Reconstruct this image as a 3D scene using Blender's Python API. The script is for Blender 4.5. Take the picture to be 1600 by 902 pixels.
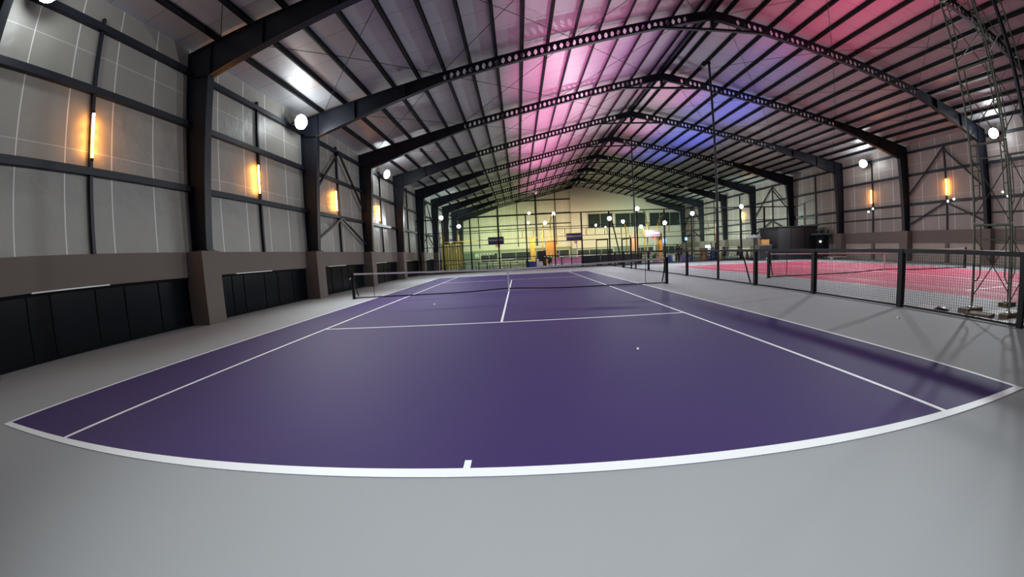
import bpy, bmesh, math, random
from mathutils import Vector, Matrix

for o in list(bpy.data.objects):
    bpy.data.objects.remove(o, do_unlink=True)
SC = bpy.context.scene
COL = SC.collection
random.seed(7)
PI = math.pi

# ------------------------------------------------------------------ camera
cd = bpy.data.cameras.new('camera')
cam = bpy.data.objects.new('camera', cd)
COL.objects.link(cam)
cd.type = 'PANO'
cd.sensor_fit = 'HORIZONTAL'
cd.sensor_width = 36.0
cd.sensor_height = 36.0 * 902 / 1600
_S = 36.0 / 1600 * 1000
K = [1.8119 / _S, 0.043043 / _S**2, -1.5775 / _S**3, 1.1943 / _S**4]
def setc(**kw):
    for k, v in kw.items():
        for t in (cd, getattr(cd, 'cycles', None)):
            if t is not None:
                try:
                    setattr(t, k, v)
                except Exception:
                    pass
setc(panorama_type='FISHEYE_LENS_POLYNOMIAL', fisheye_fov=math.radians(179), fisheye_polynomial_k0=0.0,
     fisheye_polynomial_k1=-K[0], fisheye_polynomial_k2=-K[1], fisheye_polynomial_k3=-K[2], fisheye_polynomial_k4=-K[3])
rx, ry, rz = -0.096754, 0.051678, 0.021662
R = Matrix.Rotation(rz, 4, 'Z') @ Matrix.Rotation(rx, 4, 'X') @ Matrix.Rotation(ry, 4, 'Y')
cam.matrix_world = Matrix.Translation((0.43301, -2.1555, 1.4775)) @ R @ Matrix.Rotation(PI / 2, 4, 'X')
cd.clip_start = 0.05
cd.clip_end = 300
SC.camera = cam

# ------------------------------------------------------------------ world, exposure
w = bpy.data.worlds.new('night')
SC.world = w
w.use_nodes = True
w.node_tree.nodes['Background'].inputs[0].default_value = (0.05, 0.05, 0.07, 1)
w.node_tree.nodes['Background'].inputs[1].default_value = 0.2
SC.view_settings.view_transform = 'Standard'
SC.view_settings.look = 'None'
SC.view_settings.gamma = 1
SC.view_settings.use_curve_mapping = False
SC.view_settings.exposure = 0.0

# ------------------------------------------------------------------ lights (some sit at lamps built further down, the rest are added without fixtures)
def spot(name, loc, target, energy, color, size=150, blend=0.6, radius=0.2):
    ld = bpy.data.lights.new(name, 'SPOT')
    ld.energy = energy; ld.color = color; ld.spot_size = math.radians(size); ld.spot_blend = blend; ld.shadow_soft_size = radius
    o = bpy.data.objects.new(name, ld); COL.objects.link(o)
    o.location = loc
    o.rotation_euler = (Vector(target) - Vector(loc)).to_track_quat('-Z', 'Y').to_euler()
    return o
def point(name, loc, energy, color, radius=0.3):
    ld = bpy.data.lights.new(name, 'POINT')
    ld.energy = energy; ld.color = color; ld.shadow_soft_size = radius
    o = bpy.data.objects.new(name, ld); COL.objects.link(o); o.location = loc
    return o
WHITE = (0.89, 0.97, 1.0)
FLOOD = 4300
FL_L = [(-8.35, 1.9, 7.4), (-8.35, 12.0, 7.55), (-8.35, 22.1, 7.5)]
FL_R = [(27.75, 1.9, 7.6), (27.75, 12.0, 7.55), (27.75, 22.4, 7.5)]
for (x, y, z) in FL_L + FL_R:
    point('floodlight_spill', (x + (0.62 if x < 0 else -0.62), y - 0.15, z - 0.05), 85, WHITE, 0.22)
for (x, y, z) in FL_L:
    spot('court_beam', (x + 0.35, y, z - 0.12), (2.0, y - 1.5, 0), FLOOD * (0.16 if y < 5 else (1.25 if y < 15 else 1.4)), WHITE, 118, 1.0)
for (x, y, z) in FL_R:
    spot('court_beam', (x - 0.35, y, z - 0.5), (12.0, y, 0), FLOOD * (0.14 if y < 5 else 1.5), WHITE, 122, 1.0)
# two added spots behind the camera, without lamps, brightening the near middle floor
spot('court_beam', (0.0, -7.2, 7.4), (0.6, 1.6, 0), 3500, WHITE, 50, 1.0, radius=0.3)
spot('court_beam', (3.0, -7.2, 7.4), (0.8, 1.6, 0), 2000, WHITE, 54, 1.0, radius=0.3)
# floodlights on the posts of the rear fence; behind it, added fill spots without fixtures
REAR = [(-6.5, 30.6, 5.2), (17.04, 30.6, 4.55), (22.1, 30.6, 5.1), (9.05, 30.6, 4.35), (11.7, 30.6, 5.15), (14.3, 30.6, 3.75)]
for (x, y, z) in REAR:
    if x == 9.05: spot('fence_flood_beam', (x, y - 0.25, z), (8, 14, 6.4), 1100, WHITE, 165, 0.4, radius=0.05)
    else: spot('fence_flood_beam', (x, y - 0.25, z), (x * 0.8 + 1, 21, 0.0), 750, WHITE, 105, 0.6, radius=0.12)
for (x, y, z, e, c) in [(-5, 47, 4.4, 1500, (0.72, 1.0, 0.50)), (1, 47, 4.4, 1400, (0.80, 1.0, 0.50)), (7, 47, 4.4, 1300, (1.0, 0.85, 0.50)),
                        (13, 47, 4.2, 1300, (1.0, 0.80, 0.42)), (18.5, 47, 4.2, 1400, (0.75, 1.0, 0.60)), (24.5, 44, 4.4, 1300, (0.75, 1.0, 0.75))]:
    spot('rear_fill', (x, y, z), (x, y + 8, 1.8), e * 1.45, c, 125, 0.8)
for (x, y, z, e, c) in [(-7, 43, 4.6, 500, (0.75, 1.0, 0.75)), (26.5, 40, 4.6, 500, (0.75, 1.0, 0.8)),  (3, 36, 4.6, 1200, (1, 0.95, 0.8)), (15, 36, 4.6, 1200, (1, 0.95, 0.8))]:
    spot('rear_fill', (x, y, z), (x, y + 1, 0), e, c, 150, 0.8)
for (x, y, z, tx, ty, e, c) in [(-3, 37, 4.2, -9, 37, 2000, (0.80, 1.0, 0.92)), (-3, 46, 4.2, -9, 47, 2600, (0.78, 1.0, 0.88)), (22, 36, 4.0, 28, 36.5, 1800, (0.82, 1.0, 0.90)), (22, 45, 4.2, 28, 46, 2200, (0.78, 1.0, 0.85))]:
    spot('rear_fill', (x, y, z), (tx, ty, 4.6), e, c, 130, 0.8)
# added coloured spots without fixtures, tinting the underside of the roof
PINKC = (1.0, 0.24, 0.56)
for (x, y, e) in [(3.0, 10.5, 350), (3.4, 16.0, 1150), (3.4, 22.0, 1350), (3.4, 28.2, 1350), (3.4, 34.3, 1300), (4.2, 42.6, 900), (4.0, 48.5, 700), (10.9, 21.5, 650), (10.9, 28.2, 700), (10.8, 34.3, 500)]:
    spot('pink_roof_fill', (x, y, 5.2), (x + 0.3, y, 10.5), e * (2.3 if x < 9 else 2.6), PINKC, 88 if x < 9 else 52, 1.0, radius=0.35)
for (y, e) in [(6.0, 900), (11.0, 700)]:
    spot('magenta_roof_fill', (14.2, y, 5.0), (14.2, y, 10.5), e * 1.5, (1.0, 0.05, 0.20), 90, 1.0, radius=0.35)
for (x, y, e) in [(14.2, 16.5, 500), (15.4, 22.0, 1900), (15.6, 28.2, 2300), (15.2, 34.0, 1500), (6.8, 16.5, 400)]:
    spot('blue_roof_fill', (x, y, 5.0), (x, y, 10.5), e * 1.05, (0.06, 0.11, 0.95), 70, 1.0, radius=0.35)

# ------------------------------------------------------------------ materials
MATS = {}
def mat(name, color, rough=0.6, metal=0.0, spec=0.5, emit=None, noise=0.0, nscale=3.0, bump=0.0, bscale=40.0, alpha=None, trans=0.0):
    if name in MATS:
        return MATS[name]
    m = bpy.data.materials.new(name); m.use_nodes = True
    nt = m.node_tree; b = nt.nodes['Principled BSDF']
    b.inputs['Base Color'].default_value = (*color, 1)
    b.inputs['Roughness'].default_value = rough
    b.inputs['Metallic'].default_value = metal
    b.inputs['Specular IOR Level'].default_value = spec
    if trans:
        b.inputs['Transmission Weight'].default_value = trans
    if alpha is not None:
        b.inputs['Alpha'].default_value = alpha
    tc = nt.nodes.new('ShaderNodeTexCoord')
    n = nt.nodes.new('ShaderNodeTexNoise'); n.inputs['Scale'].default_value = nscale; n.inputs['Detail'].default_value = 5
    nt.links.new(tc.outputs['Object'], n.inputs['Vector'])
    if noise:
        mx = nt.nodes.new('ShaderNodeMix'); mx.data_type = 'RGBA'
        mx.inputs[6].default_value = (*[c * (1 - noise) for c in color], 1)
        mx.inputs[7].default_value = (*[min(1, c * (1 + noise)) for c in color], 1)
        nt.links.new(n.outputs['Fac'], mx.inputs[0]); nt.links.new(mx.outputs[2], b.inputs['Base Color'])
    if bump:
        n2 = nt.nodes.new('ShaderNodeTexNoise'); n2.inputs['Scale'].default_value = bscale; n2.inputs['Detail'].default_value = 4
        nt.links.new(tc.outputs['Object'], n2.inputs['Vector'])
        bp = nt.nodes.new('ShaderNodeBump'); bp.inputs['Strength'].default_value = bump; bp.inputs['Distance'].default_value = 0.02
        nt.links.new(n2.outputs['Fac'], bp.inputs['Height']); nt.links.new(bp.outputs[0], b.inputs['Normal'])
    if emit:
        b.inputs['Emission Color'].default_value = (*emit[0], 1); b.inputs['Emission Strength'].default_value = emit[1]
    MATS[name] = m
    return m

def math_node(nt, op, a, b=None):
    n = nt.nodes.new('ShaderNodeMath'); n.operation = op
    for i, v in enumerate((a, b)):
        if v is None: continue
        if isinstance(v, (int, float)): n.inputs[i].default_value = v
        else: nt.links.new(v, n.inputs[i])
    return n.outputs[0]
def line_mask(nt, coord, period, offset, half):
    """1 inside a thin line repeated every period"""
    s = math_node(nt, 'SUBTRACT', coord, offset - period / 2)
    f = math_node(nt, 'MODULO', math_node(nt, 'ADD', s, period * 100), period)
    d = math_node(nt, 'ABSOLUTE', math_node(nt, 'SUBTRACT', f, period / 2))
    return math_node(nt, 'LESS_THAN', d, half)

def sheet_mat(name, color, seam, axis, zoff=4.42, yoff=2.15):
    """insulation blanket behind the girts: vertical joints each 1.2 m, taped horizontal joints each 2.35 m"""
    m = bpy.data.materials.new(name); m.use_nodes = True
    nt = m.node_tree; b = nt.nodes['Principled BSDF']
    b.inputs['Roughness'].default_value = 0.42
    g = nt.nodes.new('ShaderNodeNewGeometry'); s = nt.nodes.new('ShaderNodeSeparateXYZ')
    nt.links.new(g.outputs['Position'], s.inputs[0])
    v = line_mask(nt, s.outputs[axis], 1.2, yoff, 0.016)
    h = line_mask(nt, s.outputs['Z'], 2.35, zoff, 0.009)
    mk = math_node(nt, 'MAXIMUM', v, math_node(nt, 'MULTIPLY', h, 0.55))
    n = nt.nodes.new('ShaderNodeTexNoise'); n.inputs['Scale'].default_value = 0.8; n.inputs['Detail'].default_value = 4
    nt.links.new(g.outputs['Position'], n.inputs['Vector'])
    mx0 = nt.nodes.new('ShaderNodeMix'); mx0.data_type = 'RGBA'
    mx0.inputs[6].default_value = (*[c * 0.85 for c in color], 1); mx0.inputs[7].default_value = (*[c * 1.12 for c in color], 1)
    nt.links.new(n.outputs['Fac'], mx0.inputs[0])
    mx = nt.nodes.new('ShaderNodeMix'); mx.data_type = 'RGBA'
    nt.links.new(mk, mx.inputs[0]); nt.links.new(mx0.outputs[2], mx.inputs[6]); mx.inputs[7].default_value = (*seam, 1)
    nt.links.new(mx.outputs[2], b.inputs['Base Color'])
    n2 = nt.nodes.new('ShaderNodeTexNoise'); n2.inputs['Scale'].default_value = 2.2
    nt.links.new(g.outputs['Position'], n2.inputs['Vector'])
    bp = nt.nodes.new('ShaderNodeBump'); bp.inputs['Strength'].default_value = 0.35; bp.inputs['Distance'].default_value = 0.08
    nt.links.new(n2.outputs['Fac'], bp.inputs['Height']); nt.links.new(bp.outputs[0], b.inputs['Normal'])
    return m

def foil_mat():
    """bubble foil under the roof sheets"""
    m = bpy.data.materials.new('roof_foil'); m.use_nodes = True
    nt = m.node_tree; b = nt.nodes['Principled BSDF']
    g = nt.nodes.new('ShaderNodeNewGeometry'); s = nt.nodes.new('ShaderNodeSeparateXYZ')
    nt.links.new(g.outputs['Position'], s.inputs[0])
    k = line_mask(nt, s.outputs['Y'], 1.21, 0.4, 0.012)
    mx = nt.nodes.new('ShaderNodeMix'); mx.data_type = 'RGBA'
    mx.inputs[6].default_value = (0.44, 0.44, 0.455, 1); mx.inputs[7].default_value = (0.24, 0.24, 0.25, 1)
    nt.links.new(k, mx.inputs[0]); nt.links.new(mx.outputs[2], b.inputs['Base Color'])
    b.inputs['Metallic'].default_value = 0.28; b.inputs['Roughness'].default_value = 0.42
    mp = nt.nodes.new('ShaderNodeMapping'); mp.inputs['Scale'].default_value = (1.0, 5.0, 1.0)
    nt.links.new(g.outputs['Position'], mp.inputs['Vector'])
    n2 = nt.nodes.new('ShaderNodeTexNoise'); n2.inputs['Scale'].default_value = 5.0; n2.inputs['Detail'].default_value = 6
    nt.links.new(mp.outputs[0], n2.inputs['Vector'])
    bp = nt.nodes.new('ShaderNodeBump'); bp.inputs['Strength'].default_value = 0.16; bp.inputs['Distance'].default_value = 0.02
    nt.links.new(n2.outputs['Fac'], bp.inputs['Height']); nt.links.new(bp.outputs[0], b.inputs['Normal'])
    return m

M_FLOOR = mat('grey_acrylic', (0.30, 0.305, 0.31), 0.72, spec=0.25, noise=0.06, nscale=0.5, bump=0.05, bscale=60)
M_PURPLE = mat('purple_acrylic', (0.042, 0.024, 0.102), 0.66, spec=0.18, noise=0.07, nscale=0.4, bump=0.04, bscale=60)
M_PINK = mat('pink_acrylic', (0.50, 0.055, 0.115), 0.72, spec=0.15, noise=0.05, nscale=0.4)
M_TEAL = mat('teal_acrylic', (0.045, 0.085, 0.095), 0.4, noise=0.05, nscale=0.4)
M_LINE = mat('white_line_paint', (0.78, 0.78, 0.78), 0.55)
M_STEEL = mat('dark_navy_steel', (0.009, 0.011, 0.019), 0.45, spec=0.35, noise=0.15, nscale=2.0)
M_PURLIN = mat('dark_purlin_steel', (0.006, 0.006, 0.008), 0.6, spec=0.2)
M_SHEET_L = sheet_mat('wall_blanket_left', (0.275, 0.26, 0.232), (0.66, 0.65, 0.63), 'Y')
M_SHEET_R = sheet_mat('wall_blanket_right', (0.275, 0.235, 0.213), (0.66, 0.65, 0.62), 'Y', yoff=2.35)
M_SHEET_F = sheet_mat('wall_blanket_far', (0.62, 0.55, 0.50), (0.8, 0.78, 0.72), 'X')
M_FOIL = foil_mat()
M_CONC = mat('brown_painted_concrete', (0.150, 0.120, 0.105), 0.75, noise=0.08, nscale=1.5, bump=0.08, bscale=25)
M_BRICK = mat('pale_render', (0.42, 0.35, 0.30), 0.8, noise=0.15, nscale=2.0)
M_DARKGLASS = mat('dark_tinted_glass', (0.004, 0.005, 0.0075), 0.25, spec=0.10, noise=0.3, nscale=1.3, bump=0.10, bscale=1.5)
M_BLACK = mat('black_powder_coat', (0.006, 0.006, 0.008), 0.5, spec=0.25)
M_BLACKNET = mat('black_netting', (0.012, 0.012, 0.014), 0.7)
M_WHITE = mat('white_plastic', (0.80, 0.80, 0.80), 0.45)
M_TAPE = mat('white_net_tape', (0.86, 0.88, 0.88), 0.7)
M_LAMP = mat('lamp_glow_white', (1, 1, 1), 0.4, emit=((0.95, 0.98, 1.0), 45))
M_LAMP2 = mat('lamp_glow_small', (1, 1, 1), 0.4, emit=((0.97, 1.0, 0.97), 14))
M_TUBE = mat('lamp_glow_amber', (1, 0.6, 0.2), 0.4, emit=((1.0, 0.40, 0.075), 55))
M_GALV = mat('galvanised_green_grey_tube', (0.10, 0.115, 0.085), 0.45, metal=0.4, noise=0.4, nscale=9)
M_WOOD = mat('worn_plank_wood', (0.13, 0.080, 0.038), 0.8, noise=0.35, nscale=6)
M_WALLWHITE = mat('plain_pale_board', (0.60, 0.54, 0.51), 0.7, noise=0.03, nscale=0.5)
M_YELLOW = mat('yellow_enamel', (0.62, 0.40, 0.05), 0.5)
M_ORANGE = mat('orange_timber', (0.60, 0.26, 0.04), 0.6, noise=0.15, nscale=5)
M_NAVY = mat('navy_board', (0.035, 0.040, 0.13), 0.5)
M_RED = mat('red_orange_paint', (0.75, 0.10, 0.05), 0.5)
M_BLUE = mat('blue_plastic', (0.03, 0.07, 0.28), 0.5)
M_ROSE = mat('rose_board', (0.75, 0.28, 0.48), 0.6)
M_CARD = mat('brown_cardboard', (0.30, 0.17, 0.09), 0.8, noise=0.1, nscale=4)
M_CHAR = mat('charcoal_panel', (0.020, 0.021, 0.026), 0.5, noise=0.2, nscale=1.2)
M_GREEN = mat('leaf_green', (0.10, 0.28, 0.05), 0.6, noise=0.4, nscale=8)
M_GREYFAB = mat('grey_fabric', (0.16, 0.16, 0.17), 0.9)
M_SKIN = mat('skin', (0.28, 0.16, 0.10), 0.6)
M_HAIR = mat('black_hair', (0.010, 0.009, 0.008), 0.6)
M_BALL = mat('pale_ball_felt', (0.85, 0.82, 0.90), 0.8)
M_GLASS = mat('clear_glass', (0.55, 0.75, 0.72), 0.05, trans=0.0, alpha=0.10)
M_SIGN = mat('pale_letter', (0.88, 0.90, 0.92), 0.5)
M_YLAMP = mat('lamp_glow_yellow', (1, 0.8, 0.3), 0.4, emit=((1.0, 0.72, 0.30), 1.6))
M_BLAMP = mat('screen_glow_blue', (0.2, 0.4, 1), 0.4, emit=((0.25, 0.50, 1.0), 2.2))

# ------------------------------------------------------------------ mesh helpers
class MB:
    def __init__(s): s.v = []; s.f = []; s.mi = []
    def add(s, vs, fs, mi=0):
        n = len(s.v); s.v += [tuple(v) for v in vs]; s.f += [tuple(i + n for i in f) for f in fs]; s.mi += [mi] * len(fs); return s
    def box(s, x0, x1, y0, y1, z0, z1, mi=0):
        v = [(x, y, z) for x in (x0, x1) for y in (y0, y1) for z in (z0, z1)]
        return s.add(v, [(0, 1, 3, 2), (4, 6, 7, 5), (0, 4, 5, 1), (2, 3, 7, 6), (0, 2, 6, 4), (1, 5, 7, 3)], mi)
    def bar(s, a, b, w, h=None, mi=0, up=(0, 0, 1)):
        h = h or w; a = Vector(a); b = Vector(b); d = (b - a).normalized(); u = Vector(up)
        if abs(d.dot(u)) > 0.98: u = Vector((0, 1, 0))
        x = d.cross(u).normalized(); y = x.cross(d).normalized()
        v = [p + x * (i * w / 2) + y * (j * h / 2) for p in (a, b) for i, j in ((-1, -1), (1, -1), (1, 1), (-1, 1))]
        return s.add(v, [(0, 3, 2, 1), (4, 5, 6, 7), (0, 1, 5, 4), (1, 2, 6, 5), (2, 3, 7, 6), (3, 0, 4, 7)], mi)
    def tube(s, pts, r, n=8, mi=0, cap=True):
        pts = [Vector(p) for p in pts]; rings = []
        rr = r if isinstance(r, (list, tuple)) else [r] * len(pts)
        ref = None; base = len(s.v); vs = []
        for i, p in enumerate(pts):
            d = (pts[min(i + 1, len(pts) - 1)] - pts[max(i - 1, 0)]).normalized()
            if ref is None:
                u = Vector((0, 0, 1)) if abs(d.z) < 0.9 else Vector((1, 0, 0))
            else: u = ref
            x = d.cross(u).normalized(); y = x.cross(d).normalized(); ref = y
            for k in range(n):
                a = 2 * PI * k / n; vs.append(p + (x * math.cos(a) + y * math.sin(a)) * rr[i])
        fs = []
        for i in range(len(pts) - 1):
            for k in range(n):
                fs.append((i * n + k, i * n + (k + 1) % n, (i + 1) * n + (k + 1) % n, (i + 1) * n + k))
        if cap:
            fs.append(tuple(range(n))[::-1]); fs.append(tuple((len(pts) - 1) * n + k for k in range(n)))
        return s.add(vs, fs, mi)
    def prism(s, poly, o, u, v, nrm, t, mi=0):
        """polygon in the plane o + a*u + b*v pushed out by t along nrm (centred)"""
        o, u, v, nrm = Vector(o), Vector(u), Vector(v), Vector(nrm)
        n = len(poly)
        vs = [o + u * a + v * b + nrm * (k * t / 2) for k in (-1, 1) for a, b in poly]
        fs = [tuple(range(n))[::-1], tuple(range(n, 2 * n))] + [(i, (i + 1) % n, n + (i + 1) % n, n + i) for i in range(n)]
        return s.add(vs, fs, mi)
    def ball(s, c, r, n=12, m=8, mi=0, sz=1.0):
        vs = [(c[0], c[1], c[2] + r * sz)]
        for i in range(1, m):
            t = PI * i / m
            for k in range(n):
                a = 2 * PI * k / n
                vs.append((c[0] + r * math.sin(t) * math.cos(a), c[1] + r * math.sin(t) * math.sin(a), c[2] + r * sz * math.cos(t)))
        vs.append((c[0], c[1], c[2] - r * sz)); L = len(vs) - 1
        fs = [(0, 1 + k, 1 + (k + 1) % n) for k in range(n)]
        for i in range(m - 2):
            for k in range(n):
                a = 1 + i * n + k; b = 1 + i * n + (k + 1) % n
                fs.append((a, a + n, b + n, b))
        q = 1 + (m - 2) * n
        fs += [(L, q + (k + 1) % n, q + k) for k in range(n)]
        return s.add(vs, fs, mi)
    def build(s, name, m, parent=None, smooth=False):
        me = bpy.data.meshes.new(name)
        off = Vector((0, 0, 0)); p = parent
        while p is not None: off += p.location; p = p.parent
        me.from_pydata([tuple(Vector(v) - off) for v in s.v], [], s.f)
        for mm in (m if isinstance(m, (list, tuple)) else [m]): me.materials.append(mm)
        if any(s.mi): me.polygons.foreach_set('material_index', s.mi)
        bm = bmesh.new(); bm.from_mesh(me); bmesh.ops.recalc_face_normals(bm, faces=bm.faces); bm.to_mesh(me); bm.free()
        if smooth: me.polygons.foreach_set('use_smooth', [True] * len(me.polygons))
        o = bpy.data.objects.new(name, me); COL.objects.link(o)
        if parent: o.parent = parent
        return o
def tag(o, label=None, cat=None, group=None, kind=None):
    if label: o['label'] = label
    if cat: o['category'] = cat
    if group: o['group'] = group
    if kind: o['kind'] = kind
    return o
def thing(name, loc, label, cat, group=None):
    o = bpy.data.objects.new(name, None); COL.objects.link(o); o.location = loc; o.empty_display_size = 0.2
    return tag(o, label, cat, group)
def centred(mb, loc, name, m, label, cat, group=None, smooth=False):
    """one-mesh thing whose origin is at loc"""
    t = bpy.data.objects.new('tmp', None); t.location = loc
    o = mb.build(name, m, t, smooth); o.parent = None; o.location = loc
    bpy.data.objects.remove(t)
    return tag(o, label, cat, group)
def copy_tree(o, parent=None):
    c = o.copy(); COL.objects.link(c)
    if parent is not None: c.parent = parent
    for ch in list(o.children): copy_tree(ch, c)
    return c
def struct(mb, name, m, label=None, smooth=False):
    return tag(mb.build(name, m, None, smooth), label, kind='structure')

# ------------------------------------------------------------------ dimensions of the hall
XL, XR, YN, YF = -9.0, 28.4, -8.0, 56.6
XM, ZE, SL = 9.7, 8.05, 0.218
def roofz(x):          # top of the rafters
    return ZE + SL * (min(x - XL, XR - x))
SHEET = 0.18
FR0, FRD = 0.92, 6.07
FY = [FR0 + FRD * i for i in range(10)]            # frames at 0.9 ... 55.5

# floor, walls, roof
struct(MB().box(XL - 0.3, XR + 0.3, YN - 0.3, YF + 0.3, -0.3, 0.0), 'floor', M_FLOOR, 'grey acrylic sports floor around the courts')
def girt_set(x, s, zs, wall, mth=0.16):
    for z in zs:
        MB().box(min(x, x + s * mth), max(x, x + s * mth), YN, YF, z - 0.09, z + 0.09).build('girt', M_STEEL, wall)
def wall_side(side):
    x = XL if side < 0 else XR; s = -side          # s points into the hall
    nm = 'wall_left' if side < 0 else 'wall_right'
    top = ZE + SHEET + 0.02
    m = MB()
    m.box(min(x, x - s * 0.1), max(x, x - s * 0.1), YN, YF, 2.1, top)
    wl = struct(m, nm, M_SHEET_L if side < 0 else M_SHEET_R, 'tall side wall lined with pale blanket')
    # concrete band and pilasters
    z0 = 1.4 if side < 0 else 1.25
    b = MB().box(min(x + s * 0.05, x - s * 0.15), max(x + s * 0.05, x - s * 0.15), YN, YF, z0, 2.12)
    b.build('concrete_band', M_CONC, wl)
    ys = [FR0 - FRD] + FY
    for y in ys:
        xx = sorted((x - s * 0.15, x + s * 0.56))
        MB().box(xx[0], xx[1], y - 0.32, y + 0.34, 0.0, 2.125).build('pilaster', M_CONC, wl)
    if side > 0:
        for y in [FR0 - FRD] + FY:
            xx = sorted((x - s * 0.1, x + s * 0.0))
            y1 = min(y + FRD - 0.32, YF)
            MB().box(xx[0], xx[1], y + 0.34, y1, 0.0, z0).build('lower_panel', M_BRICK, wl)
            xx = sorted((x - s * 0.1, x + s * 0.12))
            if y + FRD / 2 < YF:
                MB().box(xx[0], xx[1], y + FRD / 2 - 0.12, y + FRD / 2 + 0.12, 0.0, z0).build('lower_stud', M_CONC, wl)
    zs = [3.95, 5.85, 7.45] if side < 0 else [3.1, 3.97, 6.02, 7.62]
    for z in zs:
        h = 0.045 if z == 3.1 else 0.085
        xx = sorted((x + s * 0.004, x + s * 0.17))
        MB().box(xx[0], xx[1], YN, YF, z - h, z + h).build('girt', M_STEEL, wl)
    for i, y in enumerate([FR0 - FRD] + FY[:-1]):
        ym = y + FRD / 2
        MB().box(*sorted((x + s * 0.02, x + s * 0.10)), ym - 0.04, ym + 0.04, 2.12, 7.72).build('wind_post', M_STEEL, wl)
    for i in (2, 5, 8):                               # bays with bracing
        y = FY[i]; ym = y + FRD / 2
        for (ya, za, yb, zb) in [(ym, 7.4, y + 0.2, 4.6), (ym, 7.4, y + FRD - 0.2, 4.6), (ym, 3.9, y + 0.2, 2.55), (ym, 3.9, y + FRD - 0.2, 2.55)]:
            MB().bar((x + s * 0.22, ya, za), (x + s * 0.22, yb, zb), 0.09).build('brace', M_STEEL, wl)
    return wl
WL = wall_side(-1)
WR = wall_side(1)

# dark glazing between the left pilasters
wi = 0
for i, y in enumerate([FR0 - FRD] + FY[:-1]):
    wi += 1
    y0, y1 = y + 0.34, y + FRD - 0.32
    wn = struct(MB().box(XL - 0.12, XL - 0.06, y0, y1, 0.0, 1.4), 'window_%d' % wi, M_DARKGLASS, 'low strip of dark glass between pilasters')
    fm = MB()
    for q_ in (0.2, 0.3, 0.5, 0.64, 0.82):
        yy = y0 + (y1 - y0) * q_
        fm.box(XL - 0.07, XL - 0.045, yy - 0.014, yy + 0.014, 0.03, 1.37)
    fm.box(XL - 0.07, XL - 0.03, y0, y1, 0.0, 0.05).box(XL - 0.07, XL - 0.03, y0, y1, 1.33, 1.4)
    fm.build('window_frame', mat('matt_black_frame', (0.006, 0.006, 0.007), 0.8, spec=0.1), wn)
    tag(MB().box(XL - 0.02, XL + 0.075, y + 1.5, y + 3.35, 1.385, 1.415).build('track', M_WHITE, wn), 'thin white track')

# end walls
def gable(name, y, th, m, zb=0.0):
    poly = [(XL, zb), (XR, zb), (XR, ZE + SHEET), (XM, roofz(XM) + SHEET), (XL, ZE + SHEET)]
    mb = MB().prism(poly, (0, y + th / 2, 0), (1, 0, 0), (0, 0, 1), (0, 1, 0), th)
    return struct(mb, name, m, 'gable end wall')
WF = gable('wall_far', YF, 0.15, M_SHEET_F)
WN = gable('wall_near', YN - 0.15, 0.15, M_SHEET_L)
for z in (6.2, 7.9, 10.1):
    xa = XL + max(0, (z - ZE) / SL) + 0.05
    MB().box(xa, 9.4, YF - 0.14, YF, z - 0.08, z + 0.08).build('girt', M_STEEL, WF)
for x in (-5.8, -2.6, 0.6, 3.7, 6.9):
    wd = 0.13 if x in (-2.6, 3.7) else 0.06
    MB().box(x - wd, x + wd, YF - 0.2, YF, 2.7, roofz(x) + 0.1).build('wind_post', M_STEEL, WF)
MB().box(XL, XR, YF - 0.12, YF, 1.95, 2.3).build('concrete_band', mat('grey_green_band', (0.22, 0.24, 0.20), 0.7), WF)
MB().box(XL, 9.4, YF - 0.008, YF, 0.0, 1.95).build('lower_panel', mat('grey_teal_paint', (0.13, 0.16, 0.15), 0.6), WF)
MB().box(9.4, XR, YF - 0.608, YF - 0.6, 0.0, 1.95).build('lower_panel', mat('grey_teal_paint', (0.13, 0.16, 0.15), 0.6), WF)
# pale boarded block that fills the right half of the far gable
blk = [(9.4, 0.0), (XR, 0.0), (XR, ZE + 0.1), (19.6, roofz(19.6) + 0.1), (XM, roofz(XM) + SHEET - 0.05), (9.4, roofz(9.4) + SHEET - 0.05)]
MB().prism(blk, (0, YF - 0.35, 0), (1, 0, 0), (0, 0, 1), (0, 1, 0), 0.5).build('board_panel', M_WALLWHITE, WF)
wi2 = wi
M_NIGHT = mat('night_glass', (0.022, 0.030, 0.032), 0.15, noise=0.5, nscale=0.8)
M_NIGHT2 = mat('grey_night_glass', (0.035, 0.045, 0.055), 0.15, noise=0.5, nscale=0.8)
def far_window(x0, x1, z0, z1, y, m, mull=3):
    global wi2
    wi2 += 1
    wn = struct(MB().box(x0, x1, y - 0.03, y, z0, z1), 'window_%d' % wi2, m, 'dark window in the far wall')
    f = MB()
    for zz in (z0, z1): f.box(x0 - 0.1, x1 + 0.1, y - 0.08, y, zz - 0.08, zz + 0.08)
    for k in range(mull + 1):
        xx = x0 + (x1 - x0) * k / mull; h = 0.08 if k in (0, mull) else 0.03
        f.box(xx - h, xx + h, y - 0.08, y, z0, z1)
    f.build('window_frame', mat('pale_frame', (0.45, 0.42, 0.38), 0.6), wn)
far_window(12.1, 16.3, 5.05, 7.5, YF - 0.61, M_NIGHT, 2)
far_window(16.6, 21.8, 5.0, 7.4, YF - 0.61, M_NIGHT, 2)
far_window(22.4, 27.7, 5.0, 7.3, YF - 0.61, M_NIGHT, 3)
for (x0, x1) in ((-5.8, -2.9), (-2.4, 2.6), (3.4, 4.6), (5.6, 9.0)):
    far_window(x0, x1, 0.3, 1.85, YF - 0.012, M_NIGHT2, 2)
for (x0, x1) in ((10.2, 16.2), (19.6, 23.0), (24.5, 27.8)):
    far_window(x0, x1, 0.3, 1.7, YF - 0.612, M_NIGHT2, 3)

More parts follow.
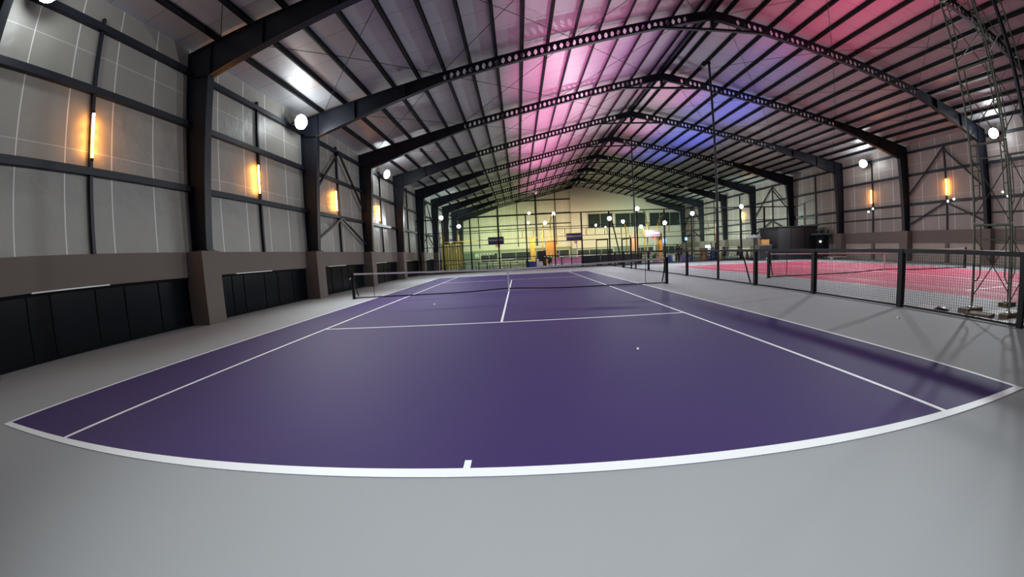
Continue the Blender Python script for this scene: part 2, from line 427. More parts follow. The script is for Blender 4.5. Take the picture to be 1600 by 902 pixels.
# roof
cm = MB()
for (xa, xb) in ((XL - 0.3, XM), (XM, XR + 0.3)):
    za = roofz(max(XL, min(XR, xa))) + SHEET - (SL * 0.3 if xa < XL else 0); zb = roofz(min(XR, xb)) + SHEET - (SL * 0.3 if xb > XR else 0)
    cm.add([(xa, YN - 0.3, za), (xb, YN - 0.3, zb), (xb, YF + 0.3, zb), (xa, YF + 0.3, za), (xa, YN - 0.3, za + 0.1), (xb, YN - 0.3, zb + 0.1), (xb, YF + 0.3, zb + 0.1), (xa, YF + 0.3, za + 0.1)],
           [(0, 1, 2, 3), (4, 7, 6, 5), (0, 4, 5, 1), (1, 5, 6, 2), (2, 6, 7, 3), (3, 7, 4, 0)])
CEIL = struct(cm, 'ceiling', M_FOIL, 'pitched roof underside of silver foil')
NP = 17
for side in (-1, 1):
    for k in range(NP):
        d = (0.71 + 1.13 * (k - 1)) if k else 0.13                     # distance down the slope from the ridge
        x = XM + side * d
        if abs(x - XM) > XM - XL - 0.4: continue
        z = roofz(x)
        mb = MB()
        # Z-shaped section: web and two flanges
        mb.box(x - 0.012, x + 0.012, YN, YF - 0.62, z, z + SHEET - 0.012)
        mb.box(*sorted((x, x + side * 0.06)), YN, YF - 0.62, z - 0.012, z + 0.02)
        mb.box(*sorted((x, x - side * 0.06)), YN, YF - 0.62, z + SHEET - 0.055, z + SHEET - 0.02)
        mb.build('purlin', M_PURLIN, CEIL)
    x = XM + side * 0.12
MB().box(XM - 0.06, XM + 0.06, YN, YF - 0.62, roofz(XM) + 0.05, roofz(XM) + SHEET - 0.06).build('ridge_strip', M_STEEL, CEIL)
# thin wind rods crossing each bay under the purlins, and sag rods
for side in (-1, 1):
    for bi in range(0, 9):
        y0, y1 = FY[bi], FY[bi + 1]
        for (d0, d1) in ((0.6, 6.4), (6.4, 12.2), (12.2, 17.6)):
            xa, xb = XM + side * d0, XM + side * d1
            for (ya, yb) in ((y0, y1), (y1, y0)):
                MB().tube([(xa, ya, roofz(xa) - 0.04), (xb, yb, roofz(xb) - 0.04)], 0.011, 5).build('wind_rod', M_PURLIN, CEIL)

# ------------------------------------------------------------------ steel portal frames
def half_frame(parent, y, s, partial=False):
    """s = +1: column on the left wall; the right one mirrors it"""
    X = (lambda d: XL + d) if s > 0 else (lambda d: XR - d)
    n = (0, 1, 0)
    def P(mb, poly, t, yy=y):
        mb.prism([(X(a), b) for a, b in poly], (0, yy, 0), (1, 0, 0), (0, 0, 1), n, t)
    rz = lambda d: ZE + SL * d
    # column: tapered web between two flanges
    c = MB()
    P(c, [(0.03, 2.13), (0.53, 2.13), (0.80, 7.25), (0.80, rz(0.8) - 0.02), (0.03, rz(0.03) - 0.03)], 0.012)
    P(c, [(0.015, 2.13), (0.035, 2.13), (0.035, ZE), (0.015, ZE)], 0.24)
    P(c, [(0.52, 2.13), (0.545, 2.13), (0.815, 7.25), (0.79, 7.25)], 0.24)
    P(c, [(0.015, 2.13), (0.60, 2.13), (0.60, 2.16), (0.015, 2.16)], 0.26)
    P(c, [(0.03, 7.28), (0.80, 7.23), (0.80, 7.25), (0.03, 7.30)], 0.22)
    c.build('column', M_STEEL, parent)
    # haunched solid end of the rafter
    D1 = 6.55
    bot = lambda d: (rz(d) - 1.02 + (1.02 - 0.44) * (d - 0.80) / (D1 - 0.80)) if d < D1 else rz(d) - 0.44
    r = MB()
    P(r, [(0.80, bot(0.80)), (D1, bot(D1)), (D1, rz(D1)), (0.80, rz(0.80))], 0.012)
    P(r, [(0.02, rz(0.02) - 0.02), (D1, rz(D1) - 0.02), (D1, rz(D1)), (0.02, rz(0.02))], 0.22)
    P(r, [(0.78, bot(0.80) + 0.0), (D1, bot(D1)), (D1, bot(D1) + 0.022), (0.78, bot(0.80) + 0.022)], 0.22)
    for d in (0.82, 2.6, 4.9):
        P(r, [(d, bot(max(d, .8)) + 0.01), (d + 0.02, bot(max(d, .8)) + 0.01), (d + 0.02, rz(d) - 0.02), (d, rz(d) - 0.02)], 0.20)
    r.build('haunch', M_STEEL, parent)
    if partial: return
    # castellated part with its row of hexagonal holes
    LD = XM - XL
    g = MB(); p = 0.282; nc = int((LD - 0.9 - D1) / p); h = 0.44
    for k in range(nc):
        d = D1 + k * p
        def q(a, b): return (d + a * p, rz(d + a * p) - h + b * h)
        a1, a2, a3, a4 = 0.19, 0.37, 0.63, 0.81
        P(g, [q(0, 0), q(0.5, 0), q(0.5, 0.22), q(a2, 0.24), q(a1, 0.5), q(a2, 0.76), q(0.5, 0.78), q(0.5, 1), q(0, 1)], 0.012)
        P(g, [q(1, 0), q(1, 1), q(0.5, 1), q(0.5, 0.78), q(a3, 0.76), q(a4, 0.5), q(a3, 0.24), q(0.5, 0.22), q(0.5, 0)], 0.012)
    D2 = D1 + nc * p
    P(g, [(D2, rz(D2) - h), (LD, rz(LD) - h - 0.04), (LD, rz(LD)), (D2, rz(D2))], 0.014)
    P(g, [(D1, rz(D1) - 0.02), (LD, rz(LD) - 0.02), (LD, rz(LD)), (D1, rz(D1))], 0.17)
    P(g, [(D1, rz(D1) - h), (LD, rz(LD) - h), (LD, rz(LD) - h + 0.02), (D1, rz(D1) - h + 0.02)], 0.17)
    g.build('castellated_rafter', M_STEEL, parent)

ordn = ['first', 'second', 'third', 'fourth', 'fifth', 'sixth', 'seventh', 'eighth', 'ninth', 'tenth']
tf = thing('portal_frame', (XM, FY[0], 0), 'dark steel portal frame %s from the camera, spanning both courts' % ordn[0], 'steel frame', 'steel portal frames')
half_frame(tf, FY[0], 1); half_frame(tf, FY[0], -1)
tie = MB()
zt = roofz(XM) - 1.02
tie.bar((XM - 2.9, FY[0], zt + 0.08), (XM + 2.9, FY[0], zt + 0.08), 0.12, 0.10)
tie.bar((XM, FY[0], zt + 0.08), (XM, FY[0], roofz(XM) - 0.5), 0.16, 0.10)
tie.build('tie_beam', M_STEEL, tf)
for i in range(1, 9):
    c = copy_tree(tf); c.location = (XM, FY[i], 0)
    c['label'] = 'dark steel portal frame %s from the camera, spanning both courts' % ordn[i]
tl = thing('portal_frame', (XM, FY[9], 0), 'farthest dark steel portal frame, its right half only a stub against the pale block', 'steel frame', 'steel portal frames')
half_frame(tl, FY[9], 1); half_frame(tl, FY[9], -1, True)

# ------------------------------------------------------------------ courts
def court(x0, y0, m, label, name):
    """x0 = centre line, y0 = near baseline"""
    L, S, N, B = 5.485, 4.115, 11.885, 0.10
    t = thing(name, (x0, y0, 0), label, 'court')
    MB().box(x0 - L, x0 + L, y0, y0 + 2 * N, 0.0, 0.004).build('playing_surface', m, t)
    z0, z1 = 0.0042, 0.0062
    W = 0.05
    for yy in (y0, y0 + 2 * N - B):
        MB().box(x0 - L, x0 + L, yy, yy + B, z0, z1).build('baseline', M_LINE, t)
    for a in (-1, 1):
        MB().box(*sorted((x0 + a * L, x0 + a * (L - W))), y0 + B, y0 + 2 * N - B, z0, z1).build('doubles_sideline', M_LINE, t)
        MB().box(*sorted((x0 + a * S, x0 + a * (S - W))), y0 + B, y0 + 2 * N - B, z0, z1).build('singles_sideline', M_LINE, t)
        yy = y0 + N + a * 6.40
        MB().box(x0 - S + W, x0 + S - W, yy - W / 2, yy + W / 2, z0, z1).build('service_line', M_LINE, t)
        yb = y0 + B if a < 0 else y0 + 2 * N - B
        MB().box(x0 - W / 2, x0 + W / 2, *sorted((yb, yb - a * 0.10)), z0, z1).build('centre_mark', M_LINE, t)
    MB().box(x0 - W / 2, x0 + W / 2, y0 + N - 6.40 + W / 2, y0 + N + 6.40 - W / 2, z0, z1).build('centre_line', M_LINE, t)
    return t
court(0.0, 0.0, M_PURPLE, 'purple tennis court with white lines filling the foreground', 'tennis_court')
court(17.55, 0.2, M_PINK, 'pink tennis court with white lines beyond the low fence', 'tennis_court')
# teal courts behind the rear fence
for (x0, lab) in ((-2.6, 'teal court behind the rear fence on the left'), (9.6, 'teal court behind the rear fence in the middle'), (21.0, 'teal court behind the rear fence on the right')):
    t = thing('small_court', (x0, 34, 0), lab, 'court')
    MB().box(x0 - 5.3, x0 + 5.3, 34.0, 50.5, 0.0, 0.004).build('playing_surface', M_TEAL, t)
    ln = MB()
    for yy in (35.5, 40.1, 44.4, 49.0): ln.box(x0 - 3.05, x0 + 3.05, yy, yy + 0.05, 0.0042, 0.006)
    for a in (-3.05, 3.0): ln.box(x0 + a, x0 + a + 0.05, 35.5, 49.05, 0.0042, 0.006)
    ln.build('court_lines', M_LINE, t)

def net(x0, y0, label, half=6.35, posts=6.42, fine=True):
    t = thing('tennis_net', (x0, y0, 0), label, 'net')
    top = lambda x: 0.914 + (1.06 - 0.914) * (abs(x) / half) ** 1.15
    dip = lambda x: 0.05 + 0.08 * math.exp(-(x / 1.3) ** 2)
    n = 40; mesh = MB(); st = 0.046 if fine else 0.09; th = 0.0028
    k = int(2 * half / st)
    for i in range(k + 1):
        x = -half + 2 * half * i / k
        mesh.bar((x0 + x, y0, dip(x)), (x0 + x, y0, top(x) - 0.03), th, th)
    m = int(1.0 / st)
    for j in range(m):
        f = j / m
        for i in range(12):
            xa = -half + 2 * half * i / 12; xb = -half + 2 * half * (i + 1) / 12
            za = dip(xa) + f * (top(xa) - dip(xa)); zb = dip(xb) + f * (top(xb) - dip(xb))
            mesh.bar((x0 + xa, y0, za), (x0 + xb, y0, zb), th, th)
    tag(mesh.build('netting', M_BLACKNET, t), 'black knotted netting')
    def band(fn, h, thk, mt, nm, lo=0.0):
        b = MB(); N_ = 32
        for i in range(N_):
            xa = -half + 2 * half * i / N_; xb = -half + 2 * half * (i + 1) / N_
            b.add([(x0 + xx, y0 + yy, fn(xx) + zz) for xx in (xa, xb) for yy in (-thk / 2, thk / 2) for zz in (-h, 0)],
                  [(0, 1, 3, 2), (4, 6, 7, 5), (0, 4, 5, 1), (2, 3, 7, 6), (0, 2, 6, 4), (1, 5, 7, 3)])
        return b.build(nm, mt, t)
    tag(band(top, 0.065, 0.014, M_TAPE, 'headband'), 'white canvas headband')
    tag(band(lambda x: dip(x) + 0.02, 0.045, 0.02, M_BLACKNET, 'bottom_tape'), 'black bottom tape')
    MB().box(x0 - 0.026, x0 + 0.026, y0 - 0.016, y0 + 0.016, 0.004, 0.93).build('centre_strap', M_TAPE, t)
    for a in (-1, 1):
        MB().tube([(x0 + a * 5.53, y0 - 0.012, 0.03), (x0 + a * 5.53, y0 - 0.012, top(5.5) - 0.03)], 0.011, 6).build('side_stick', M_BLACKNET, t)
        px = x0 + a * posts
        p = MB().box(px - 0.045, px + 0.045, y0 - 0.045, y0 + 0.045, 0.0, 1.07).box(px - 0.10, px + 0.10, y0 - 0.08, y0 + 0.08, 0.0, 0.012)
        po = p.build('net_post', M_BLACK, t)
        MB().box(px - 0.05, px + 0.05, y0 - 0.05, y0 + 0.05, 1.07, 1.085).build('post_cap', M_BLACK, po)
        MB().tube([(px - a * 0.06, y0, 1.0), (px - a * 0.10, y0, 0.7), (px - a * 0.13, y0, 0.4), (px - a * 0.2, y0, 0.1)], 0.022, 6).build('lacing_cord', M_BLACKNET, t)
        if a < 0:
            MB().tube([(px - 0.045, y0, 0.86), (px - 0.12, y0, 0.86), (px - 0.12, y0 - 0.02, 0.80)], 0.014, 6).build('winder_handle', M_WHITE, po)
net(0.0, 11.885, 'tennis net with white headband across the purple court')
net(17.55, 12.1, 'tennis net with white headband across the pink court')

# balls and litter on the courts
centred(MB().ball((-2.26, 8.7, 0.039), 0.033, 16, 10), (-2.26, 8.7, 0.0045), 'tennis_ball', M_BALL, 'pale tennis ball on the purple court near the net', 'ball', smooth=True)
def scrap(x, y, r, z, lab):
    mb = MB(); pts = []
    for k in range(7):
        a = 2 * PI * k / 7; q = r * random.uniform(0.6, 1.1); pts.append((x + q * math.cos(a), y + q * math.sin(a)))
    n = 7
    vs = [(a, b, z) for a, b in pts] + [((a - x) * 0.6 + x, (b - y) * 0.6 + y, z + r * 0.6 + 0.004 * (i % 3)) for i, (a, b) in enumerate(pts)]
    mb.add(vs, [tuple(range(n))[::-1], tuple(range(n, 2 * n))] + [(i, (i + 1) % n, n + (i + 1) % n, n + i) for i in range(n)])
    centred(mb, (x, y, z), 'paper_scrap', M_WHITE, lab, 'litter')
scrap(2.13, 2.86, 0.028, 0.004, 'tiny white scrap lying on the purple court right of its middle')
scrap(7.64, 3.48, 0.035, 0.0, 'tiny white scrap on the grey floor left of the low fence')

# ------------------------------------------------------------------ low fence between the courts
FX = 8.88
def mesh_panel(mb, a, b, z0, z1, step, th, axis):
    """grid of wires from a to b along the axis ('x' or 'y') at fixed other coordinate"""
    (fa, fb, c) = (a, b, axis[1])
    P = (lambda s, z: (s, c, z)) if axis[0] == 'x' else (lambda s, z: (c, s, z))
    n = max(1, int((b - a) / step))
    for i in range(n + 1):
        s = a + (b - a) * i / n; mb.bar(P(s, z0), P(s, z1), th, th)
    m = max(1, int((z1 - z0) / step))
    for j in range(m + 1):
        z = z0 + (z1 - z0) * j / m; mb.bar(P(a, z), P(b, z), th, th)
lf = thing('low_fence', (FX, 16, 0), 'long waist-high black mesh fence between the purple and pink courts', 'fence')
FPY = [-6.3, -3.62, -0.94, 1.73, 4.43, 7.1, 9.8, 15.15, 17.85, 20.5, 25.9, 28.6]
for y in FPY:
    MB().box(FX - 0.055, FX + 0.055, y - 0.055, y + 0.055, 0.0, 1.28).build('post', M_BLACK, lf)
MB().box(FX - 0.04, FX + 0.04, -6.3, 30.7, 1.2, 1.285).build('top_rail', M_BLACK, lf)
MB().box(FX - 0.02, FX + 0.02, -6.3, 30.7, 0.015, 0.06).build('bottom_rail', M_BLACK, lf)
nm = MB()
for a, b in zip(FPY, FPY[1:] + [30.7]):
    mesh_panel(nm, a + 0.05, b - 0.05, 0.05, 1.2, 0.05 if b < 14 else 0.1, 0.0042, ('y', FX))
tag(nm.build('mesh_infill', M_BLACKNET, lf), 'black square mesh infill')
# gate frame standing taller in the fence
gt = thing('gate_frame', (FX, 24.5, 0), 'tall narrow black gate frame in the low fence, near its far end', 'gate')
for y in (25.75, 23.55):
    MB().box(FX - 0.2, FX - 0.12, y - 0.04, y + 0.04, 0, 2.28).build('upright', M_BLACK, gt)
MB().box(FX - 0.2, FX - 0.12, 23.55, 25.75, 2.2, 2.28).build('lintel', M_BLACK, gt)
# three tall posts
for (y, lab) in ((1.55, 'tall black post in the low fence, nearest the camera at right'), (12.45, 'tall black post rising from the low fence beside the net, lamp head on top'), (23.3, 'thin tall black post rising from the low fence at its far end')):
    t = thing('tall_post', (FX + 0.095, y, 0), lab, 'post', 'tall posts in the low fence')
    x = FX + 0.095
    MB().tube([(x, y, 0), (x, y, 3.0), (x, y, 9.2)], [0.052, 0.05, 0.045], 10).build('shaft', M_BLACK, t)
    MB().box(x - 0.05, x + 0.12, y - 0.11, y + 0.11, 0, 0.02).build('base_plate', M_BLACK, t)
    MB().box(x - 0.28, x + 0.05, y - 0.06, y + 0.06, 9.2, 9.32).box(x - 0.36, x - 0.2, y - 0.09, y + 0.09, 9.10, 9.24).build('lamp_head', M_BLACK, t)
# cord drooping over the fence
centred(MB().tube([(FX + 0.09, 10.75, 1.3), (FX + 0.075, 10.68, 1.1), (FX + 0.1, 10.55, 0.75), (FX + 0.12, 10.42, 0.4), (FX + 0.15, 10.3, 0.02)], 0.03, 6),
        (FX + 0.1, 10.5, 0), 'rubber_cord', M_BLACK, 'black cord hanging down the low fence by the pink court', 'cord')

# ------------------------------------------------------------------ wall floodlights and amber tube lamps
def floodlight(x, y, z, s, label, group='white floodlights high on the walls', big=1.0):
    t = thing('floodlight', (x, y, z), label, 'light', group)
    r = 0.31 * big
    d = Vector((s * 1.0, -0.25, -0.45)).normalized(); c = Vector((x, y, z))
    MB().tube([c - d * 0.16, c - d * 0.04, c], [r * 0.45, r * 0.8, r * 1.02], 20).build('housing', M_STEEL, t, True)
    MB().tube([c + d * 0.002, c + d * 0.03], [r, r * 0.96], 20).build('lens', M_LAMP, t)
    MB().bar(c - d * 0.12, (x - s * 0.45, y, z), 0.05).build('bracket', M_STEEL, t)
names = ['nearest the camera', 'beside the second wall column', 'beside the fourth wall column']
for (p, n) in zip(FL_L, names): floodlight(*p, 1, 'bright white floodlight on the left wall, ' + n)
for (p, n) in zip(FL_R, names): floodlight(*p, -1, 'bright white floodlight on the right wall, ' + n)

def tube_lamp(x, y, z, s, label, e=60):
    t = thing('tube_lamp', (x, y, z), label, 'light', 'amber tube lamps on the side walls')
    MB().tube([(x, y, z - 0.52), (x, y, z + 0.52)], 0.028, 10).build('glass_tube', M_TUBE, t, True)
    for zz in (-0.55, 0.55):
        MB().tube([(x, y, z + zz - 0.03), (x, y, z + zz + 0.03)], 0.034, 10).build('end_cap', M_STEEL, t)
    for zz in (-0.3, 0.0, 0.3):
        point('tube_glow', (x + s * 0.02, y + 0.13, z + zz), e * 0.11, (1.0, 0.38, 0.05), 0.05)
        point('tube_glow', (x + s * 0.02, y - 0.12, z + zz), e * 0.05, (1.0, 0.38, 0.05), 0.05)
bays = ['first', 'second', 'third', 'fourth']
for i, y in enumerate((3.95, 9.92, 15.75, 21.6)):
    tube_lamp(XL + 0.13, y, 4.78, 1, 'glowing amber tube lamp on the left wall, %s from the camera' % bays[i])
tube_lamp(XL + 0.13, 38.6, 4.95, 1, 'glowing amber tube lamp on the left wall, far down beyond the rear fence')
for i, y in enumerate((16.04, 22.24)):
    tube_lamp(XR - 0.13, y, 4.88, -1, 'glowing amber tube lamp on the right wall, %s' % ('nearer of the two bright ones' if i == 0 else 'farther of the two bright ones'))
tube_lamp(XR - 0.13, 39.8, 4.9, -1, 'glowing amber tube lamp on the right wall, behind a post of the rear fence')
def bulb(x, y, z, label):
    t = thing('spot_bulb', (x, y, z), label, 'light', 'small white bulbs on the right wall girt')
    MB().tube([(x + 0.12, y, z + 0.06), (x + 0.04, y, z + 0.01), (x, y, z)], [0.03, 0.05, 0.07], 10).build('shade', M_STEEL, t)
    MB().ball((x - 0.02, y, z - 0.02), 0.065, 10, 6).build('bulb', M_LAMP2, t, True)
bulb(XR - 0.35, 15.8, 3.95, 'small white bulb under the nearer amber tube of the right wall, left of its pair')
bulb(XR - 0.35, 15.35, 4.05, 'small white bulb under the nearer amber tube of the right wall, right of its pair')
bulb(XR - 0.35, 22.3, 3.75, 'small white bulb under the farther amber tube of the right wall, left of its pair')
bulb(XR - 0.35, 21.9, 3.95, 'small white bulb under the farther amber tube of the right wall, right of its pair')
bulb(XR - 0.35, 11.6, 3.95, 'small white bulb on the right wall behind the scaffold, lower of its pair')
bulb(XR - 0.35, 11.9, 4.22, 'small white bulb on the right wall behind the scaffold, upper of its pair')

# ------------------------------------------------------------------ scaffold tower
sc_ = thing('scaffold_tower', (10.5, 2.9, 0), 'tall grey-green scaffold tower of tubes beyond the low fence at right', 'scaffold')
SX, SY = (9.78, 11.45), (2.42, 3.30)
LIFT = [0.20, 1.82, 3.44, 5.06, 6.68, 8.30]
for x in SX:
    for z in LIFT[:-1]:
        f = MB(); H = 1.60
        ya, yb = SY
        for yy, q in ((ya, 1), (yb, -1)):
            f.tube([(x, yy, z), (x, yy, z + H)], 0.024, 8)
            # inner ladder loop
            yi = yy + q * 0.15
            f.tube([(x, yy, z + 0.42), (x, yy + q * 0.09, z + 0.46), (x, yi, z + 0.56), (x, yi, z + H - 0.03)], 0.015, 6)
            for zz in (0.75, 1.05, 1.35): f.tube([(x, yy, z + zz), (x, yi, z + zz)], 0.011, 6)
        f.tube([(x, ya, z + H - 0.03), (x, yb, z + H - 0.03)], 0.024, 8)
        f.tube([(x, ya + 0.15, z + H - 0.32), (x, yb - 0.15, z + H - 0.32)], 0.013, 6)
        f.build('frame', M_GALV, sc_)
for z in LIFT[:-1]:
    for yy in SY:
        MB().tube([(SX[0], yy, z + 0.12), (SX[1], yy, z + 1.35)], 0.013, 6).build('cross_brace', M_GALV, sc_)
        MB().tube([(SX[0], yy + 0.02, z + 1.35), (SX[1], yy + 0.02, z + 0.12)], 0.013, 6).build('cross_brace', M_GALV, sc_)
for x in SX:
    for yy in SY:
        MB().tube([(x, yy, 0.10), (x, yy, 0.22)], 0.018, 8).box(x - 0.07, x + 0.07, yy - 0.07, yy + 0.07, 0.09, 0.10).build('base_jack', M_GALV, sc_)
def plank(x0, x1, y0, y1, z0, z1, rot, m, name, label, cat):
    cx, cy = (x0 + x1) / 2, (y0 + y1) / 2
    o = centred(MB().box(x0, x1, y0, y1, z0, z1), (cx, cy, z0), name, m, label, cat)
    o.rotation_euler.z = rot
    return o
plank(9.45, 10.05, 3.18, 3.42, 0.0, 0.085, 0.0, M_WOOD, 'timber_block', 'brown timber block under the left foot of the scaffold', 'timber')
plank(9.55, 10.0, 2.33, 2.53, 0.0, 0.085, 0.0, M_WOOD, 'timber_block', 'brown timber block under the right front foot of the scaffold', 'timber')
plank(11.2, 11.7, 2.30, 2.56, 0.0, 0.085, 0.0, M_WOOD, 'timber_block', 'brown timber block under the right rear foot of the scaffold', 'timber')
plank(11.2, 11.7, 3.18, 3.42, 0.0, 0.085, 0.0, M_WOOD, 'timber_block', 'brown timber block under the left rear foot of the scaffold', 'timber')
plank(9.2, 9.6, 2.62, 3.1, 0.0, 0.06, 0.2, M_WOOD, 'timber_plank', 'short brown plank on the floor between fence and scaffold', 'timber')
plank(9.75, 10.95, 2.62, 3.05, 0.0, 0.012, 0.0, mat('dusty_white_board', (0.85, 0.84, 0.80), 0.8), 'white_sheet', 'white board lying flat under the scaffold', 'board')
plank(9.05, 10.5, 2.02, 2.30, 0.0, 0.012, 0.0, mat('dusty_white_board', (0.5, 0.49, 0.47), 0.8), 'white_sheet', 'white board lying flat beside the nearest tall post', 'board')
plank(9.05, 9.75, 3.7, 4.3, 0.0, 0.01, 0.35, mat('beige_paper', (0.62, 0.52, 0.46), 0.8), 'paper_sheet', 'beige paper sheet on the floor behind the low fence', 'paper')
def rag(x, y, r, z, lab):
    mb = MB(); n = 14; vs = [(x, y, z + r * 0.35)]
    for k in range(n):
        a = 2 * PI * k / n; vs.append((x + r * 0.5 * math.cos(a), y + r * 0.5 * math.sin(a), z + r * random.uniform(0.2, 0.38)))
    for k in range(n):
        a = 2 * PI * k / n; q = r * random.uniform(0.75, 1.15); vs.append((x + q * math.cos(a), y + q * math.sin(a), z))
    fs = [(0, 1 + k, 1 + (k + 1) % n) for k in range(n)] + [(1 + k, 1 + n + k, 1 + n + (k + 1) % n, 1 + (k + 1) % n) for k in range(n)] + [tuple(range(1 + n, 1 + 2 * n))]
    mb.add(vs, fs)
    centred(mb, (x, y, z), 'crumpled_cloth', M_BLACK, lab, 'cloth', smooth=True)
rag(9.3, 3.72, 0.17, 0.011, 'black crumpled cloth on the floor left of the scaffold')
rag(10.35, 2.2, 0.10, 0.0, 'small black crumpled cloth right of the scaffold feet')

# ------------------------------------------------------------------ rear fence across the hall
YB = 30.8
bf = thing('tall_fence', (XM, YB, 0), 'tall black posted net fence across the hall behind both courts', 'fence')
PX = [-8.75, -6.5, -3.9, -1.3, 1.3, 3.9, 6.45, 9.05, 11.7, 14.35, 17.04, 19.6, 22.15, 24.7, 27.3]
for x in PX:
    MB().box(x - 0.06, x + 0.06, YB - 0.06, YB + 0.06, 0, 5.08).build('post', M_BLACK, bf)
for z in (5.05, 3.8, 2.48, 1.18, 0.04):
    w_ = 0.045 if z in (5.05, 0.04) else 0.03
    MB().box(-9.0, 28.3, YB - w_ / 2 - 0.01, YB + w_ / 2 - 0.01, z - w_, z + w_).build('rail', M_BLACK, bf)
nm = MB()
mesh_panel(nm, -8.7, 27.3, 0.05, 5.0, 0.16, 0.0035, ('x', YB))
tag(nm.build('netting', M_BLACKNET, bf), 'thin black netting')
# leaning strut and doorway by the middle post
centred(MB().bar((9.3, YB - 0.12, 4.1), (10.15, YB - 0.12, 0.0), 0.09), (10.0, YB - 0.12, 0), 'leaning_strut', M_BLACK, 'black strut leaning against the middle post of the rear fence', 'strut')
gd = thing('gate_frame', (8.2, YB - 0.2, 0), 'black doorway frame in the rear fence left of its middle post', 'gate')
for x in (7.75, 8.8): MB().box(x - 0.04, x + 0.04, YB - 0.24, YB - 0.16, 0, 2.45).build('upright', M_BLACK, gd)
MB().box(7.75, 8.8, YB - 0.24, YB - 0.16, 2.37, 2.45).build('lintel', M_BLACK, gd)
def small_flood(x, y, z, label, r=0.17, m=None, cat='light', dy=-1, stem=None):
    t = thing('fence_floodlight', (x, y, z), label, cat, 'floodlights around the rear courts')
    MB().tube([(x, y - dy * 0.12, z + 0.04), (x, y - dy * 0.03, z), (x, y, z)], [r * 0.6, r, r], 14).build('housing', M_BLACK, t)
    MB().tube([(x, y + dy * 0.003, z), (x, y + dy * 0.03, z)], [r * 0.95, r * 0.9], 14).build('lens', m or M_LAMP, t)
    if stem: MB().tube([(x, y - dy * 0.1, z), stem], 0.03, 6).build('bracket', M_BLACK, t)
pl = ['far left', 'seventeen', '', '', '', '']
labs = ['white floodlight on the rear fence close to the left wall', 'white floodlight on the rear fence post behind the pink court near corner, pale green glow',
        'white floodlight on the rear fence above the pink court middle', 'white floodlight on the middle post of the rear fence, in front of the far windows',
        'white floodlight on the rear fence, highest one right of the middle post', 'small white floodlight low on the rear fence post left of the pink court']
for (p, l) in zip(REAR, labs): small_flood(*p, l, 0.20)

# ------------------------------------------------------------------ rear courts: light poles, frames, hoops
def curved_pole(x, y, pts, label, m=M_YELLOW, lamp=True):
    t = thing('curved_light_pole', (x, y, 0), label, 'light pole', 'curved yellow light poles of the rear courts')
    MB().tube(pts, 0.07, 8).build('pole', m, t, True)
    if lamp:
        e = pts[-1]
        MB().tube([(e[0], e[1] + 0.02, e[2]), (e[0], e[1] - 0.1, e[2] - 0.02)], [0.12, 0.2], 12).build('lamp_head', M_BLACK, t)
        MB().tube([(e[0], e[1] - 0.103, e[2] - 0.02), (e[0], e[1] - 0.13, e[2] - 0.02)], [0.19, 0.18], 12).build('lens', M_LAMP, t)
def arc(x, y, ztop, dx, z0=0.0):
    return [(x, y, z0), (x, y, ztop * 0.62), (x + dx * 0.15, y, ztop * 0.82), (x + dx * 0.5, y, ztop * 0.95), (x + dx, y, ztop)]
Y2 = 38.0
curved_pole(3.3, Y2, arc(3.3, Y2, 4.85, 0.35), 'curved yellow light pole left of the orange cabinet, lower white lamp')
curved_pole(4.2, Y2 + .3, arc(4.2, Y2 + .3, 5.85, 0.5), 'curved yellow light pole behind the orange cabinet, highest white lamp')
curved_pole(12.9, Y2, arc(12.9, Y2, 4.6, -0.4), 'curved yellow light pole right of the middle post of the rear fence')
curved_pole(15.0, Y2, arc(15.0, Y2, 3.95, -0.4), 'curved yellow light pole, shortest, right of the middle')
curved_pole(15.5, Y2 + .4, arc(15.5, Y2 + .4, 5.9, -0.5), 'pale yellow thick light pole in front of the far windows', m=mat('pale_yellow_enamel', (0.75, 0.66, 0.30), 0.5), lamp=False)
curved_pole(16.5, Y2, arc(16.5, Y2, 5.2, 0.8), 'curved yellow light pole right of the pale one, without a lamp', lamp=False)
small_flood(1.52, 30.5, 4.28, 'small white lamp on the rear fence post before the yellow pillar, lower of its pair', 0.12, stem=(1.34, 30.75, 4.28))
small_flood(1.64, 30.5, 5.15, 'small white lamp on the rear fence post before the yellow pillar, upper of its pair', 0.12, stem=(1.34, 30.75, 5.03))
small_flood(9.41, Y2, 4.3, 'small white lamp hung in front of the far left window', 0.13, stem=(9.41, Y2 + 0.6, 3.25))
small_flood(10.5, Y2, 4.05, 'tiny white lamp hung right of the far left window', 0.08, M_LAMP2, stem=(10.5, Y2 + 0.6, 3.25))
small_flood(-7.4, 46.0, 5.65, 'round white lamp beside the last left wall column', 0.26, stem=(-8.98, 46.1, 5.65))
# yellow tube gantry carrying them
g = thing('yellow_gantry', (3, Y2 + 0.6, 0), 'long yellow tubular gantry over the rear courts', 'frame')
yg = Y2 + 0.6
for z in (3.25, 4.12):
    MB().tube([(-8.4, yg, z), (24, yg, z)], 0.032, 8).build('rail', M_YELLOW if z < 4 else M_BLACK, g)
k = 0
x = -6.3
while x < 24:
    MB().tube([(x, yg, 3.25), (x, yg, 4.12)], 0.04, 6).build('hanger', M_ORANGE, g); x += 2.45
for x in (-8.3, 2.35, 12.5, 17.7, 24.0):
    MB().tube([(x, yg, 0), (x, yg, 4.12)], 0.06, 8).build('leg', M_YELLOW, g)
def pillar(x, y, w_, h_, m, name, label, cat='pillar', d=None):
    d = d or w_
    mb = MB().box(x - w_ / 2, x + w_ / 2, y - d / 2, y + d / 2, 0, h_)
    mb.box(x - w_ / 2 - 0.04, x + w_ / 2 + 0.04, y - d / 2 - 0.04, y + d / 2 + 0.04, h_ - 0.12, h_)
    return centred(mb, (x, y, 0), name, m, label, cat)
